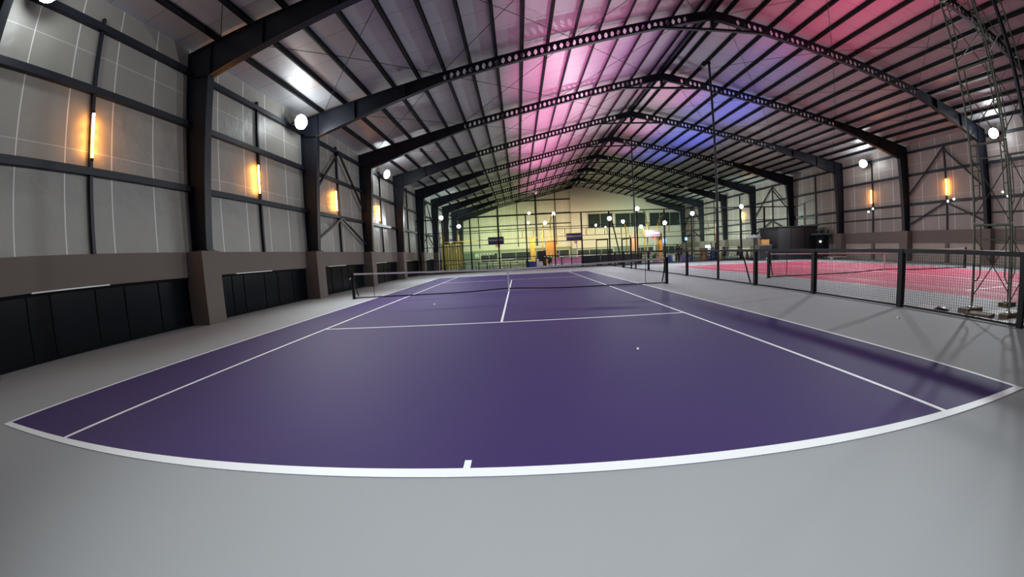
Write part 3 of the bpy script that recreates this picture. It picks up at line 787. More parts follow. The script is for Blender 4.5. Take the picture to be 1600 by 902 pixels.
pillar(2.1, Y2, 0.5, 3.15, M_YELLOW, 'padded_pillar', 'yellow padded pillar left of the orange cabinet')
pillar(16.9, Y2 + 0.15, 0.3, 3.1, M_ORANGE, 'timber_pillar', 'narrow orange pillar behind the right court corner')
pillar(13.7, Y2 - 0.2, 0.9, 3.0, mat('tan_board', (0.62, 0.38, 0.20), 0.7), 'board_pillar', 'wide tan boarded pillar right of the black gate frame', d=0.3)
t = thing('yellow_curtain', (-6.9, Y2 - 1, 0), 'ribbed yellow curtain wall in the far left corner', 'curtain')
cu = MB(); n = 26
for i in range(n):
    xa, xb = -8.1 + 2.35 * i / n, -8.1 + 2.35 * (i + 1) / n
    ya, yb = Y2 - 1 + 0.07 * math.sin(i * 1.9), Y2 - 1 + 0.07 * math.sin((i + 1) * 1.9)
    cu.add([(xa, ya, 0.12), (xb, yb, 0.12), (xb, yb, 2.95), (xa, ya, 2.95), (xa, ya + 0.03, 0.12), (xb, yb + 0.03, 0.12), (xb, yb + 0.03, 2.95), (xa, ya + 0.03, 2.95)],
           [(0, 1, 2, 3), (4, 7, 6, 5), (0, 4, 5, 1), (3, 2, 6, 7)])
cu.build('cloth', mat('pale_yellow_cloth_wall', (0.80, 0.70, 0.25), 0.7), t)
MB().tube([(-8.2, Y2 - 0.98, 3.0), (-5.65, Y2 - 0.98, 3.0)], 0.04, 8).build('rod', M_BLACK, t)
for x in (-8.2, -5.65): MB().tube([(x, Y2 - 0.98, 0), (x, Y2 - 0.98, 3.0)], 0.05, 8).build('upright', M_BLACK, t)
# orange timber cabinet
t = thing('timber_cabinet', (4.2, Y2 - 0.2, 0), 'orange slatted timber booth with sloping top behind the purple court', 'booth')
cb = MB()
for i in range(7):
    x0 = 3.6 + i * 0.17; z1 = 2.62 + i * 0.035
    cb.box(x0, x0 + 0.155, Y2 - 0.45, Y2 + 0.05, 0.05, z1)
cb.build('slatted_wall', M_ORANGE, t)
MB().bar((3.5, Y2 - 0.2, 2.66), (4.95, Y2 - 0.2, 2.98), 0.6, 0.06).build('sloping_top', M_ORANGE, t)
MB().box(3.55, 4.85, Y2 - 0.5, Y2 - 0.42, 1.02, 1.09).build('shelf', M_WOOD, t)
centred(MB().box(2.75, 3.55, Y2 - 0.35, Y2 - 0.25, 0.0, 1.62).box(2.7, 3.58, Y2 - 0.24, Y2 - 0.2, 0.0, 1.7), (3.15, Y2 - 0.3, 0), 'black_door_board', M_BLACK, 'black door board left of the orange booth', 'board')

def plant(x, y, z, r, label, pot=None, flowers=False):
    t = thing('potted_plant', (x, y, z), label, 'plant')
    MB().tube([(x, y, z), (x, y, z + 0.3)], [0.11, 0.15], 12).build('pot', pot or M_WHITE, t)
    lv = MB(); rnd = random.Random(int(x * 100))
    for k in range(60):
        a = rnd.uniform(0, 2 * PI); e = rnd.uniform(0.1, 1.4); L = r * rnd.uniform(0.5, 1.0)
        d = Vector((math.cos(a) * math.cos(e), math.sin(a) * math.cos(e), math.sin(e))); b0 = Vector((x, y, z + 0.3))
        sd = d.cross(Vector((0, 0, 1))).normalized() * 0.05; up = sd.cross(d).normalized() * 0.008
        p1 = b0 + d * L * 0.55; p2 = b0 + d * L
        vs = [b0 - up, p1 + sd, p2, p1 - sd, b0 + up, p1 + up * 2]
        lv.add(vs, [(0, 1, 2, 3), (4, 5, 1), (4, 3, 5), (5, 2, 1), (5, 3, 2), (0, 4, 1), (0, 3, 4)])
    lv.build('foliage', M_GREEN, t)
    if flowers:
        fl = MB()
        for k in range(14):
            a = rnd.uniform(0, 2 * PI); q = rnd.uniform(0, r * 0.8)
            fl.ball((x + q * math.cos(a), y + q * math.sin(a) * 0.6, z + 0.35 + rnd.uniform(0.3, 0.9) * r), 0.06, 8, 5)
        fl.build('blossoms', M_WHITE, t)
plant(4.0, Y2 - 1.9, 0.0, 1.1, 'green potted plant with white blossoms before the orange booth', flowers=True)
plant(5.6, Y2 - 1.9, 0.0, 0.95, 'leafy green potted plant right of the orange booth')
plant(12.4, 33.5, 0.0, 1.2, 'dark leafy plant behind the black barrier', M_BLACK)
plant(14.1, 32.9, 0.0, 0.9, 'pale green bouquet plant near the right gate post', flowers=True)

# basketball backboards with lettering
def text_mesh(s, size, name, m, parent, loc, rot=(PI / 2, 0, 0), depth=0.006, sx=1.0):
    cu = bpy.data.curves.new(name, 'FONT'); cu.body = s; cu.size = size; cu.extrude = depth; cu.align_x = 'CENTER'; cu.align_y = 'CENTER'
    o = bpy.data.objects.new('tmp_text', cu); COL.objects.link(o)
    bpy.context.view_layer.update()
    me = bpy.data.meshes.new_from_object(o.evaluated_get(bpy.context.evaluated_depsgraph_get()))
    bpy.data.objects.remove(o)
    me.transform(Matrix.Diagonal((sx, 1, 1, 1)))
    me.transform(Matrix.Rotation(rot[0], 4, 'X'))
    me.materials.clear(); me.materials.append(m)
    ob = bpy.data.objects.new(name, me); COL.objects.link(ob)
    if parent:
        off = Vector((0, 0, 0)); p = parent
        while p is not None: off += p.location; p = p.parent
        ob.parent = parent; ob.location = Vector(loc) - off
    else: ob.location = loc
    return ob
def hoop(x, y, m, label, right=True):
    t = thing('basketball_hoop', (x, y, 0), label, 'basketball hoop', 'basketball hoops over the rear courts')
    bd = MB().box(x - 0.88, x + 0.88, y - 0.03, y + 0.03, 2.72, 3.50).build('backboard', m, t)
    text_mesh('MANAWA', 0.36, 'lettering', M_SIGN, bd, (x, y - 0.04, 3.14))
    rim = MB(); pts = [(x + 0.1 + 0.23 * math.cos(2 * PI * k / 16), y - 0.3 + 0.23 * math.sin(2 * PI * k / 16), 2.70) for k in range(17)]
    rim.tube(pts, 0.025, 6, cap=False); rim.box(x + 0.0, x + 0.2, y - 0.1, y - 0.03, 2.62, 2.76)
    rim.build('rim', M_RED, t)
    nt_ = MB()
    for k in range(12):
        a = 2 * PI * k / 12
        nt_.tube([(x + 0.1 + 0.22 * math.cos(a), y - 0.3 + 0.22 * math.sin(a), 2.68), (x + 0.1 + 0.12 * math.cos(a + 0.5), y - 0.3 + 0.12 * math.sin(a + 0.5), 2.36)], 0.014, 4)
    nt_.build('hoop_net', M_RED, t)
    MB().tube([(x + 0.25, y + 0.08, 0.005), (x + 0.25, y + 0.08, 3.3)], 0.05, 8).box(x - 0.05, x + 0.55, y - 0.1, y + 0.5, 0.005, 0.12).build('stand', M_WHITE, t)
hoop(-1.95, 37.7, M_NAVY, 'basketball hoop with navy backboard over the left rear court')
hoop(6.85, 37.7, M_NAVY, 'basketball hoop with navy backboard left of the middle fence post')
hoop(15.85, 37.7, mat('grey_violet_board', (0.28, 0.24, 0.30), 0.5), 'basketball hoop with grey backboard, rightmost')

# lettering on the far wall
sg = bpy.data.objects.new('wall_sign', None); COL.objects.link(sg); sg.location = (-5.0, YF - 0.3, 1.45)
tag(sg, 'pale wall sign lettering MANAWA low on the far wall at left', 'sign')
MB().box(-6.75, -5.95, YF - 0.2, YF - 0.13, 1.05, 1.95).build('sign_board', mat('grey_board', (0.30, 0.32, 0.30), 0.6), sg)
text_mesh('M', 0.75, 'letter', M_SIGN, sg, (-6.35, YF - 0.22, 1.5))
for i, ch_ in enumerate('ANAWA'): text_mesh(ch_, 0.55, 'letter', M_SIGN, sg, (-5.65 + 0.5 * i, YF - 0.16, 1.65))

# small nets of the rear courts
def low_net(xa, xb, y, label, z=0.97):
    t = thing('court_net', ((xa + xb) / 2, y, 0), label, 'net', 'low nets of the rear courts')
    MB().box(xa, xb, y - 0.012, y + 0.012, z - 0.11, z).build('headband', M_TAPE, t)
    nn = MB(); mesh_panel(nn, xa, xb, 0.08, z - 0.08, 0.12, 0.006, ('x', y)); nn.build('netting', M_BLACKNET, t)
    for x in (xa, xb): MB().tube([(x, y, 0), (x, y, z + 0.03)], 0.04, 8).build('net_post', M_BLACK, t)
low_net(-7.3, 2.6, 40.6, 'low white-topped net on the left rear court')
low_net(5.35, 12.3, 40.6, 'low white-topped net on the middle rear court')
low_net(13.2, 18.6, 40.6, 'low white-topped net on the right rear court')

# tables with chairs behind the rear fence
def cafe_table(x, y, top, label, w_=1.3):
    t = thing('cafe_table', (x, y, 0), label, 'table')
    MB().box(x - w_ / 2, x + w_ / 2, y - 0.4, y + 0.4, 0.72, 0.76).build('tabletop', top, t)
    for a in (-1, 1):
        for b in (-1, 1): MB().box(x + a * (w_ / 2 - 0.08) - 0.025, x + a * (w_ / 2 - 0.08) + 0.025, y + b * 0.34 - 0.025, y + b * 0.34 + 0.025, 0, 0.72).build('leg', M_BLACK, t)
def chair(x, y, s, m, label):
    t = thing('cafe_chair', (x, y, 0), label, 'chair', 'chairs at the rear tables')
    MB().box(x - 0.21, x + 0.21, y - 0.21, y + 0.21, 0.43, 0.47).build('seat', m, t)
    MB().box(*sorted((x + s * 0.18, x + s * 0.215)), y - 0.21, y + 0.21, 0.56, 0.86).build('backrest', m, t)
    for a in (-1, 1):
        for b in (-1, 1):
            h = 0.86 if a == s else 0.43
            MB().tube([(x + a * 0.19, y + b * 0.19, 0), (x + a * 0.19, y + b * 0.19, h)], 0.015, 6).build('leg', M_BLACK, t)
TY = 34.0
for (x, top, w_, nmx) in ((-6.3, M_WOOD, 1.6, 'brown-topped table in front of the yellow curtain'), (-3.2, M_WOOD, 1.0, 'brown-topped table below the wall lettering'), (0.0, M_WHITE, 0.9, 'pale-topped table left of the blue seats')):
    cafe_table(x, TY, top, nmx, w_)
chair(-7.4, TY, -1, M_BLACK, 'black chair left of the table by the yellow curtain')
chair(-5.2, TY, 1, M_BLACK, 'black chair right of the table by the yellow curtain')
chair(-4.1, TY, -1, M_BLACK, 'black chair left of the table below the wall lettering')
chair(-2.35, TY, 1, M_BLACK, 'black chair right of the table below the wall lettering')
chair(-0.85, TY, -1, M_YELLOW, 'yellow chair left of the pale-topped table')
chair(0.72, TY + 0.1, 1, M_BLACK, 'black chair right of the pale-topped table')
def lounge(x, y, w_, m, label):
    t = thing('lounge_seat', (x, y, 0), label, 'seat')
    MB().box(x - w_ / 2, x + w_ / 2, y - 0.35, y + 0.3, 0.0, 0.40).build('base', m, t)
    MB().box(x - w_ / 2, x - w_ / 2 + 0.2, y - 0.35, y + 0.3, 0.40, 0.85).build('arm', m, t)
    MB().box(x - w_ / 2 + 0.2, x + w_ / 2, y + 0.15, y + 0.3, 0.40, 0.62).build('backrest', m, t)
lounge(1.75, 33.7, 1.1, M_BLUE, 'blue lounge seat at the foot of the yellow pillar')
lounge(2.55, 32.7, 0.6, M_WHITE, 'white lounge seat left of the crouching person')
# rose and white boards behind the fence
for i, x in enumerate((4.05, 5.02, 6.0)):
    t = thing('court_barrier', (x, 31.4, 0), '%s of the three pink and white barrier boards behind the fence' % ['leftmost', 'middle', 'rightmost'][i], 'barrier', 'pink barrier boards')
    MB().box(x - 0.44, x + 0.44, 31.36, 31.42, 0.38, 0.92).build('upper_panel', M_ROSE, t)
    MB().box(x - 0.44, x + 0.44, 31.36, 31.42, 0.05, 0.36).build('lower_panel', M_WHITE, t)
    for a in (-1, 1): MB().box(x + a * 0.455 - 0.02, x + a * 0.455 + 0.02, 31.34, 31.44, 0, 0.96).build('stile', M_BLACK, t)
# black barrier / seating block
for i, (xa, xb) in enumerate(((6.65, 8.4), (8.45, 10.5), (10.55, 12.55))):
    y = 32.2
    t = thing('padded_bench', ((xa + xb) / 2, y, 0), '%s of the three black padded benches behind the rear fence' % ['leftmost', 'middle', 'rightmost'][i], 'bench', 'black padded benches')
    MB().box(xa, xb, y - 0.1, y + 0.7, 0.16, 0.46).build('seat', M_CHAR, t)
    MB().box(xa, xb, y - 0.22, y - 0.10, 0.2, 0.98).build('backrest', M_CHAR, t)
    for a in (xa + 0.1, xb - 0.1): MB().box(a - 0.03, a + 0.03, y - 0.2, y + 0.65, 0, 0.16).build('leg', M_BLACK, t)

# ------------------------------------------------------------------ people (small, far away): one continuous body each
def person(x, y, pose, shirt, trousers, label, face=0.0, h=1.68, hair=True):
    """joints in a local frame facing -Y, then turned by face"""
    s = h / 1.70
    if pose == 'stand':
        J = dict(pel=(0, 0, .93), ch=(0, 0, 1.25), nk=(0, 0, 1.43), hd=(0, -.02, 1.58),
                 ls=(.17, 0, 1.38), le=(.22, .02, 1.10), lh=(.20, -.08, .86), rs=(-.17, 0, 1.38), re=(-.22, .02, 1.10), rh=(-.18, -.10, .90),
                 lk=(.10, -.02, .50), lf=(.11, 0, .08), lt=(.12, -.16, .04), rk=(-.11, 0, .50), rf=(-.13, .04, .08), rt=(-.14, -.12, .04), lp=(.09, 0, .88), rp=(-.09, 0, .88))
    elif pose == 'sit':
        J = dict(pel=(0, 0.05, .50), ch=(0, 0.0, .83), nk=(0, -.03, 1.01), hd=(0, -.07, 1.16),
                 ls=(.17, -.01, .96), le=(.22, -.08, .70), lh=(.14, -.32, .62), rs=(-.17, -.01, .96), re=(-.22, -.08, .70), rh=(-.12, -.32, .62),
                 lk=(.13, -.42, .52), lf=(.13, -.42, .09), lt=(.14, -.58, .04), rk=(-.13, -.42, .52), rf=(-.15, -.38, .09), rt=(-.16, -.54, .04), lp=(.09, 0, .50), rp=(-.09, 0, .50))
    else:  # bending forward over a bucket
        J = dict(pel=(0, 0.18, .78), ch=(0, -.10, .97), nk=(0, -.26, 1.02), hd=(0, -.40, 1.02),
                 ls=(.17, -.20, .98), le=(.20, -.30, .74), lh=(.12, -.42, .55), rs=(-.17, -.20, .98), re=(-.20, -.30, .74), rh=(-.10, -.42, .55),
                 lk=(.12, -.04, .44), lf=(.13, .08, .08), lt=(.14, -.08, .04), rk=(-.12, 0, .44), rf=(-.14, .12, .08), rt=(-.15, -.04, .04), lp=(.09, .16, .74), rp=(-.09, .16, .74))
    rad = dict(pel=.135, ch=.145, nk=.058, hd=.10, ls=.065, le=.045, lh=.035, rs=.065, re=.045, rh=.035, lk=.062, lf=.045, lt=.035, rk=.062, rf=.045, rt=.035, lp=.09, rp=.09)
    keys = list(J); idx = {k_: i for i, k_ in enumerate(keys)}
    E = [('pel', 'ch'), ('ch', 'nk'), ('nk', 'hd'), ('ch', 'ls'), ('ls', 'le'), ('le', 'lh'), ('ch', 'rs'), ('rs', 're'), ('re', 'rh'),
         ('pel', 'lp'), ('lp', 'lk'), ('lk', 'lf'), ('lf', 'lt'), ('pel', 'rp'), ('rp', 'rk'), ('rk', 'rf'), ('rf', 'rt')]
    vs = [Vector(J[k_]) * s for k_ in keys]; rr = [rad[k_] * s for k_ in keys]; ed = [(idx[a], idx[b]) for a, b in E]
    # extra head point and four fingers with a thumb on each hand
    top = Vector(J['hd']) + (Vector(J['hd']) - Vector(J['nk'])).normalized() * 0.08
    vs.append(top * s); rr.append(.075 * s); ed.append((idx['hd'], len(vs) - 1))
    for hn, en in (('lh', 'le'), ('rh', 're')):
        d = (Vector(J[hn]) - Vector(J[en])).normalized(); base = Vector(J[hn]); sd = d.cross(Vector((0, 1, 0.3))).normalized()
        for q, L in ((-1.5, .07), (-.5, .085), (.5, .08), (1.5, .06)):
            vs.append((base + sd * q * .018 + d * (.05 + L)) * s); rr.append(.009 * s); ed.append((idx[hn], len(vs) - 1))
        vs.append((base + sd * -.06 + d * .05) * s); rr.append(.010 * s); ed.append((idx[hn], len(vs) - 1))
    me = bpy.data.meshes.new('person'); me.from_pydata([tuple(v) for v in vs], ed, [])
    o = bpy.data.objects.new('person', me); COL.objects.link(o)
    sk = o.modifiers.new('skin', 'SKIN'); 
    for i, v in enumerate(me.skin_vertices[0].data):
        v.radius = (rr[i], rr[i]); v.use_root = (i == 0)
    ss = o.modifiers.new('sub', 'SUBSURF'); ss.levels = 2; ss.render_levels = 2
    bpy.context.view_layer.update()
    ev = bpy.data.meshes.new_from_object(o.evaluated_get(bpy.context.evaluated_depsgraph_get()))
    o.modifiers.clear(); o.data = ev
    for mm in (M_SKIN, shirt, trousers, M_BLACK): ev.materials.append(mm)
    segs = [(a, b) for a, b in E]
    zone = {('pel', 'ch'): 1, ('ch', 'nk'): 1, ('nk', 'hd'): 0, ('ch', 'ls'): 1, ('ls', 'le'): 1, ('le', 'lh'): 0, ('ch', 'rs'): 1, ('rs', 're'): 1, ('re', 'rh'): 0,
            ('pel', 'lp'): 2, ('lp', 'lk'): 2, ('lk', 'lf'): 2, ('lf', 'lt'): 3, ('pel', 'rp'): 2, ('rp', 'rk'): 2, ('rk', 'rf'): 2, ('rf', 'rt'): 3}
    from mathutils.geometry import intersect_point_line
    for p in ev.polygons:
        c = p.center; best = (9, 0)
        for sg_ in segs:
            a, b = Vector(J[sg_[0]]) * s, Vector(J[sg_[1]]) * s
            q, f = intersect_point_line(c, a, b); f = max(0, min(1, f)); dd = (a + (b - a) * f - c).length - 0.5 * (rad[sg_[0]] * (1 - f) + rad[sg_[1]] * f)
            if dd < best[0]: best = (dd, zone[sg_])
        if (c - Vector(J['hd']) * s).length < 0.13 * s: best = (0, 0)
        p.material_index = best[1]; p.use_smooth = True
    o.location = (x, y, 0); o.rotation_euler.z = face
    tag(o, label, 'person')
    if hair:
        hd = Vector(J['hd']) * s; up = (Vector(J['hd']) - Vector(J['nk'])).normalized()
        hb = MB(); cc = hd + up * 0.05 * s + Vector((0, 0.025, 0)) * s
        hb.ball(cc, 0.105 * s, 14, 8)
        me2 = hb.build('hair', M_HAIR, None, True); me2.parent = o
        # brim of hair above the face, nose
        nb = MB(); f0 = hd + Vector((0, -0.095 * s, -0.01)); nb.ball(f0, 0.016 * s, 8, 5)
        n2 = nb.build('nose', M_SKIN, None, True); n2.parent = o
    return o
shirt_n = mat('dark_shirt', (0.03, 0.03, 0.04), 0.9); shirt_b = mat('blue_shirt', (0.06, 0.10, 0.32), 0.9); shirt_w = mat('white_shirt', (0.6, 0.6, 0.62), 0.9)
jeans = mat('dark_trousers', (0.02, 0.022, 0.03), 0.9); shirt_r = mat('peach_shirt', (0.5, 0.25, 0.18), 0.9)
person(3.45, 32.6, 'bend', shirt_n, jeans, 'person in dark clothes bending forward left of the pink barrier boards', face=-0.9)
person(16.0, 31.7, 'stand', shirt_n, jeans, 'person in dark clothes standing behind the rear fence, leftmost of those on the right', face=0.3)
person(16.75, 32.6, 'stand', shirt_n, jeans, 'person in black standing just right of another, behind the fence', face=-0.5, h=1.6)
person(17.4, 32.7, 'sit', shirt_r, jeans, 'person in a peach shirt sitting left of the brown boxes', face=0.7)
person(21.2, 32.2, 'sit', shirt_b, jeans, 'person in blue sitting with back to the courts, behind the rear fence', face=2.9)
person(22.6, 32.0, 'sit', shirt_n, jeans, 'person in black sitting at the right end behind the rear fence', face=0.2)
person(20.5, 33.2, 'sit', shirt_n, jeans, 'person in black sitting behind the yellow bag', face=0.0)
for (x, y, lab) in ((17.4, 32.82, 'left'), (21.2, 32.05, 'middle'), (22.6, 32.12, 'right'), (20.5, 33.32, 'rear')):
    t = thing('stool', (x, y, 0), 'black stool under the %s sitting person behind the rear fence' % lab, 'stool')
    MB().box(x - 0.19, x + 0.19, y - 0.15, y + 0.19, 0.34, 0.38).build('seat', M_BLACK, t)
    for a in (-1, 1):
        for b in (-1, 1): MB().box(x + a * .16 - .015, x + a * .16 + .015, y + b * .13 - .0, y + b * .13 + .03, 0, .34).build('leg', M_BLACK, t)
centred(MB().tube([(3.35, 32.1, 0.0), (3.35, 32.1, 0.34)], [0.14, 0.19], 14), (3.35, 32.1, 0), 'bucket', M_WHITE, 'white bucket in front of the bending person', 'bucket')

# ------------------------------------------------------------------ goods stacked behind the pink court
def carton(x, y, z, w_, d, h_, label, m=M_CARD, name='cardboard_box', cat='box'):
    t = thing(name, (x, y, z), label, cat)
    MB().box(x - w_ / 2, x + w_ / 2, y - d / 2, y + d / 2, z, z + h_).build('body', m, t)
    MB().box(x - w_ / 2 - .004, x + w_ / 2 + .004, y - 0.03, y + 0.03, z - 0.0 + 0.02, z + h_ + 0.004).build('tape', M_WOOD, t)
carton(18.75, 31.8, 0.0, 0.5, 0.5, 0.98, 'tall brown cardboard box on the floor behind the pink court corner')
carton(18.75, 31.8, 0.984, 0.62, 0.5, 0.26, 'flat brown cardboard box on top of the tall one')
carton(18.15, 31.8, 0.60, 0.48, 0.4, 0.18, 'small brown cardboard tray left of the tall box')
MBt = thing('side_table', (18.15, 31.8, 0), 'small dark table carrying the cardboard tray', 'table')
MB().box(17.9, 18.42, 31.55, 32.05, 0.55, 0.598).build('tabletop', M_WOOD, MBt)
for a in (17.93, 18.37):
    for b in (31.58, 32.0): MB().box(a - .02, a + .02, b - .02, b + .02, 0, .55).build('leg', M_WOOD, MBt)
rk = thing('stacked_crates', (19.75, 31.8, 0), 'dark blue rack with two upright poles behind the tall post', 'rack')
for k in range(4): MB().box(19.3, 20.05, 31.6, 32.1, 0.04 + 0.27 * k, 0.04 + 0.27 * k + 0.22).build('crate', M_BLUE, rk)
for x in (19.42, 19.88): MB().tube([(x, 31.55, 0), (x, 31.55, 1.75)], 0.045, 8).build('pole', M_BLACK, rk)
def bag(x, y, r, h_, m, label):
    mb = MB().tube([(x, y, 0), (x, y, h_ * 0.15), (x, y, h_ * 0.5), (x, y, h_ * 0.85), (x, y, h_)], [r * 0.8, r, r * 0.9, r * 0.5, r * 0.25], 12)
    centred(mb, (x, y, 0), 'tote_bag', m, label, 'bag', smooth=True)
bag(20.5, 31.6, 0.15, 0.75, mat('pale_yellow_cloth', (0.6, 0.55, 0.25), 0.9), 'pale yellow bag standing right of the blue rack')
bag(23.2, 31.4, 0.16, 0.8, M_CARD, 'brown upright bag right of the sitting people')
bag(23.9, 31.8, 0.15, 0.6, M_WHITE, 'white bag on the floor left of the charcoal booth')
bag(24.3, 31.4, 0.15, 0.65, M_WHITE, 'white bag nearest the charcoal booth')
bag(15.0, 32.2, 0.2, 0.95, M_WHITE, 'white round-topped sack right of the middle post')
bag(13.9, 31.5, 0.2, 0.6, M_ROSE, 'pink bag in front of the bouquet plant')
for i, (x, m, c) in enumerate(((15.1, M_BLUE, 'blue'), (15.45, M_WHITE, 'white'), (16.5, mat('violet_plastic', (0.16, 0.12, 0.45), 0.5), 'violet'), (17.3, M_BLUE, 'blue'))):
    t = thing('water_drum', (x, 31.5, 0), '%s drum on the floor behind the fence, %s of four' % (c, ['first from the left', 'second from the left', 'third from the left', 'last on the right'][i]), 'drum')
    MB().tube([(x, 31.5, 0), (x, 31.5, 0.05), (x, 31.5, 0.6), (x, 31.5, 0.68)], [0.15, 0.17, 0.17, 0.12], 12).build('body', m, t, True)
    MB().tube([(x, 31.5, 0.68), (x, 31.5, 0.75)], 0.07, 10).build('cap', M_WHITE, t)
# bicycles parked in a row
def bicycle(x, y, label):
    t = thing('bicycle', (x, y, 0), label, 'bicycle', 'bicycles parked behind the rear fence')
    for dx in (-0.5, 0.5):
        w_ = MB(); w_.tube([(x + dx + 0.32 * math.cos(2 * PI * k / 18), y, 0.335 + 0.32 * math.sin(2 * PI * k / 18)) for k in range(19)], 0.017, 6, cap=False)
        for k in range(8): w_.tube([(x + dx, y, .335), (x + dx + 0.31 * math.cos(PI * k / 4), y, .335 + .31 * math.sin(PI * k / 4))], 0.003, 4)
        w_.build('wheel', M_BLACK, t)
    f = MB()
    A, B_, Cc, D, E_ = (x - .5, y, .335), (x - .1, y, .30), (x - .2, y, .78), (x + .3, y, .80), (x + .5, y, .335)
    for a, b in ((A, B_), (A, Cc), (Cc, B_), (Cc, D), (B_, D), (D, E_)): f.tube([a, b], 0.017, 6)
    f.build('frame', M_WHITE, t)
    MB().box(x - .34, x - .1, y - .06, y + .06, .80, .85).build('saddle', M_BLACK, t)
    MB().tube([(x + .3, y, .8), (x + .27, y, .98)], 0.014, 6).tube([(x + .27, y - .25, .98), (x + .27, y + .25, .98)], 0.013, 6).build('handlebar', M_BLACK, t)
for i, (x, l) in enumerate(((21.9, 'left of the black-clad sitter'), (23.6, 'right of the black-clad sitter'), (24.3, 'nearest the charcoal booth'))):
    bicycle(x, 33.4 + 0.6 * i, 'parked bicycle with white frame, ' + l)
t = thing('round_lantern', (24.8, 31.5, 0), 'glowing pale yellow round lantern on a stand behind the fence', 'lamp')
MB().ball((24.8, 31.5, 1.18), 0.19, 14, 10).build('globe', M_YLAMP, t, True)
MB().tube([(24.8, 31.5, 0), (24.8, 31.5, 1.0)], 0.03, 8).tube([(24.8, 31.5, 0), (24.8, 31.5, 0.03)], 0.18, 12).build('stand', M_BLACK, t)
def screen(x, y, z, w_, h_, m, label):
    t = thing('lit_screen', (x, y, z), label, 'screen')
    MB().box(x - w_ / 2, x + w_ / 2, y, y + 0.05, z, z + h_).build('casing', M_BLACK, t)
    MB().box(x - w_ / 2 + .03, x + w_ / 2 - .03, y - 0.01, y, z + .03, z + h_ - .03).build('display', m, t)
    MB().tube([(x, y + 0.03, 0), (x, y + 0.03, z + 0.1)], 0.03, 6).build('stand', M_BLACK, t)
screen(15.25, 33.0, 1.9, 0.45, 0.5, M_BLAMP, 'blue glowing screen behind the net post of the purple court')
screen(19.0, 36.0, 2.1, 0.35, 0.4, M_BLAMP, 'small blue glowing screen above the brown boxes')
screen(21.3, 35.5, 0.95, 0.8, 0.62, mat('screen_glow_white', (1, 1, 1), 0.4, emit=((0.8, 0.95, 1.0), 1.2)), 'pale glowing screen above the yellow bag')

# charcoal booth and glass cabin at the right
t = thing('charcoal_booth', (25.2, 27.3, 0), 'big charcoal boxy booth behind the pink court', 'booth')
MB().box(23.2, 27.25, 26.9, 29.4, 0.0, 2.86).build('body', M_CHAR, t)
MB().box(23.1, 27.3, 26.8, 29.5, 2.86, 2.92).build('roof', M_CHAR, t)
MB().box(23.25, 27.2, 26.86, 26.9, 0.62, 0.70).build('ledge', M_BLACK, t)
for x in (24.5, 25.9): MB().box(x - .015, x + .015, 26.875, 26.9, 0.75, 2.82).build('panel_joint', M_BLACK, t)
t = thing('glass_cabin', (27.3, 25.6, 0), 'small glass-fronted cabin between the charcoal booth and the right wall', 'cabin')
MB().box(26.6, 27.75, 26.2, 26.26, 0.2, 2.1).build('glass_front', mat('cabin_glass', (0.01, 0.016, 0.018), 0.08), t)
MB().box(26.5, 27.8, 26.1, 26.8, 2.1, 2.2).box(26.5, 27.8, 26.15, 26.25, 2.5, 2.56).build('canopy', mat('teal_trim', (0.10, 0.20, 0.20), 0.4), t)
for x in (26.55, 27.15, 27.78): MB().box(x - .03, x + .03, 26.15, 26.25, 0, 2.56).build('mullion', M_STEEL, t)
MB().ball((26.9, 26.15, 1.5), 0.07, 8, 6).build('wall_lamp', M_LAMP2, t, True)
centred(MB().box(26.1, 27.6, 24.0, 24.5, 0.16, 0.24).box(26.2, 26.3, 24.1, 24.4, 0, .16).box(27.4, 27.5, 24.1, 24.4, 0, .16), (26.8, 24.2, 0), 'low_bench', M_WHITE, 'low white bench at the foot of the charcoal booth', 'bench')
# folded umbrella and grey cloth bundle beside the booth
t = thing('market_umbrella', (22.2, 28.9, 0), 'grey half-open umbrella leaning at the left side of the charcoal booth', 'umbrella')
um = MB(); n = 10; c = Vector((22.2, 28.9, 2.35))
vs = [c] + [c + Vector((0.75 * math.cos(2 * PI * k / n), 0.6 * math.sin(2 * PI * k / n), -0.35 + (0.05 if k % 2 else -0.02))) for k in range(n)]
vs += [v - Vector((0, 0, 0.03)) for v in vs]
um.add(vs, [(0, 1 + k, 1 + (k + 1) % n) for k in range(n)] + [(n + 1, n + 2 + (k + 1) % n, n + 2 + k) for k in range(n)] + [(1 + k, n + 2 + k, n + 2 + (k + 1) % n, 1 + (k + 1) % n) for k in range(n)])
um.build('canopy', M_GREYFAB, t); MB().tube([(22.2, 28.9, 0), (22.2, 28.9, 2.4)], 0.025, 8).box(22.0, 22.4, 28.7, 29.1, 0, .08).build('pole', M_STEEL, t)
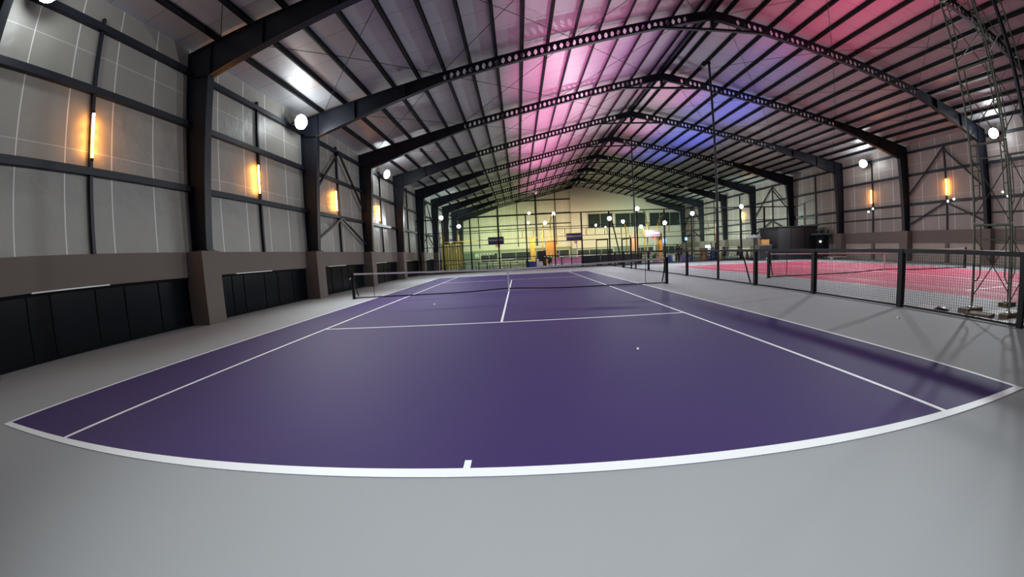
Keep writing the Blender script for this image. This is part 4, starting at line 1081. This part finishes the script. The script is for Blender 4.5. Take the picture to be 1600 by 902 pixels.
carton(22.3, 27.6, 1.38, 0.75, 0.4, 0.45, 'orange-brown box on top of the grey cabinet beside the booth', m=mat('tan_box', (0.5, 0.25, 0.08), 0.7))
t = thing('grey_cabinet', (22.3, 27.6, 0), 'grey cabinet left of the charcoal booth', 'cabinet')
MB().box(21.6, 23.0, 27.3, 27.95, 0.08, 1.375).build('body', M_GREYFAB, t)
for k in range(2): 
    dd = MB().box(21.65 + 0.68 * k, 22.3 + 0.68 * k, 27.27, 27.3, 0.15, 1.3).build('door', M_CHAR, t)
    MB().box(22.22 + 0.1 * k, 22.25 + 0.1 * k, 27.25, 27.27, 0.7, 0.9).build('handle', M_WHITE, dd)
MB().box(21.65, 22.95, 27.35, 27.9, 0, 0.08).build('plinth', M_BLACK, t)

# ------------------------------------------------------------------ ceiling fans
def big_fan(x, y, z, label, R_=1.75):
    t = thing('ceiling_fan', (x, y, z), label, 'fan', 'big white ceiling fans')
    MB().tube([(x, y, z - 0.08), (x, y, z + 0.1), (x, y, z + 0.16)], [0.20, 0.20, 0.1], 14).build('hub', M_WHITE, t)
    MB().tube([(x, y, z + 0.16), (x, y, roofz(x) + 0.02)], 0.03, 8).build('drop_rod', M_WHITE, t)
    for k in range(5):
        a = 0.3 + 2 * PI * k / 5; d = Vector((math.cos(a), math.sin(a), 0)); sd = Vector((-d.y, d.x, 0.25)) * 0.09
        p0 = Vector((x, y, z)) + d * 0.18; p1 = Vector((x, y, z)) + d * R_; u = Vector((0, 0, 0.012))
        MB().add([p0 - sd, p0 + sd, p1 + sd * .7, p1 - sd * .7, p0 - sd + u, p0 + sd + u, p1 + sd * .7 + u, p1 - sd * .7 + u],
                 [(0, 1, 2, 3), (4, 7, 6, 5), (0, 4, 5, 1), (1, 5, 6, 2), (2, 6, 7, 3), (3, 7, 4, 0)]).build('blade', M_WHITE, t)
big_fan(3.0, 40.4, 8.75, 'white ceiling fan hanging left of the ridge, far down the hall')
big_fan(21.4, 40.4, 8.55, 'white ceiling fan hanging right of the ridge, far down the hall', 1.4)
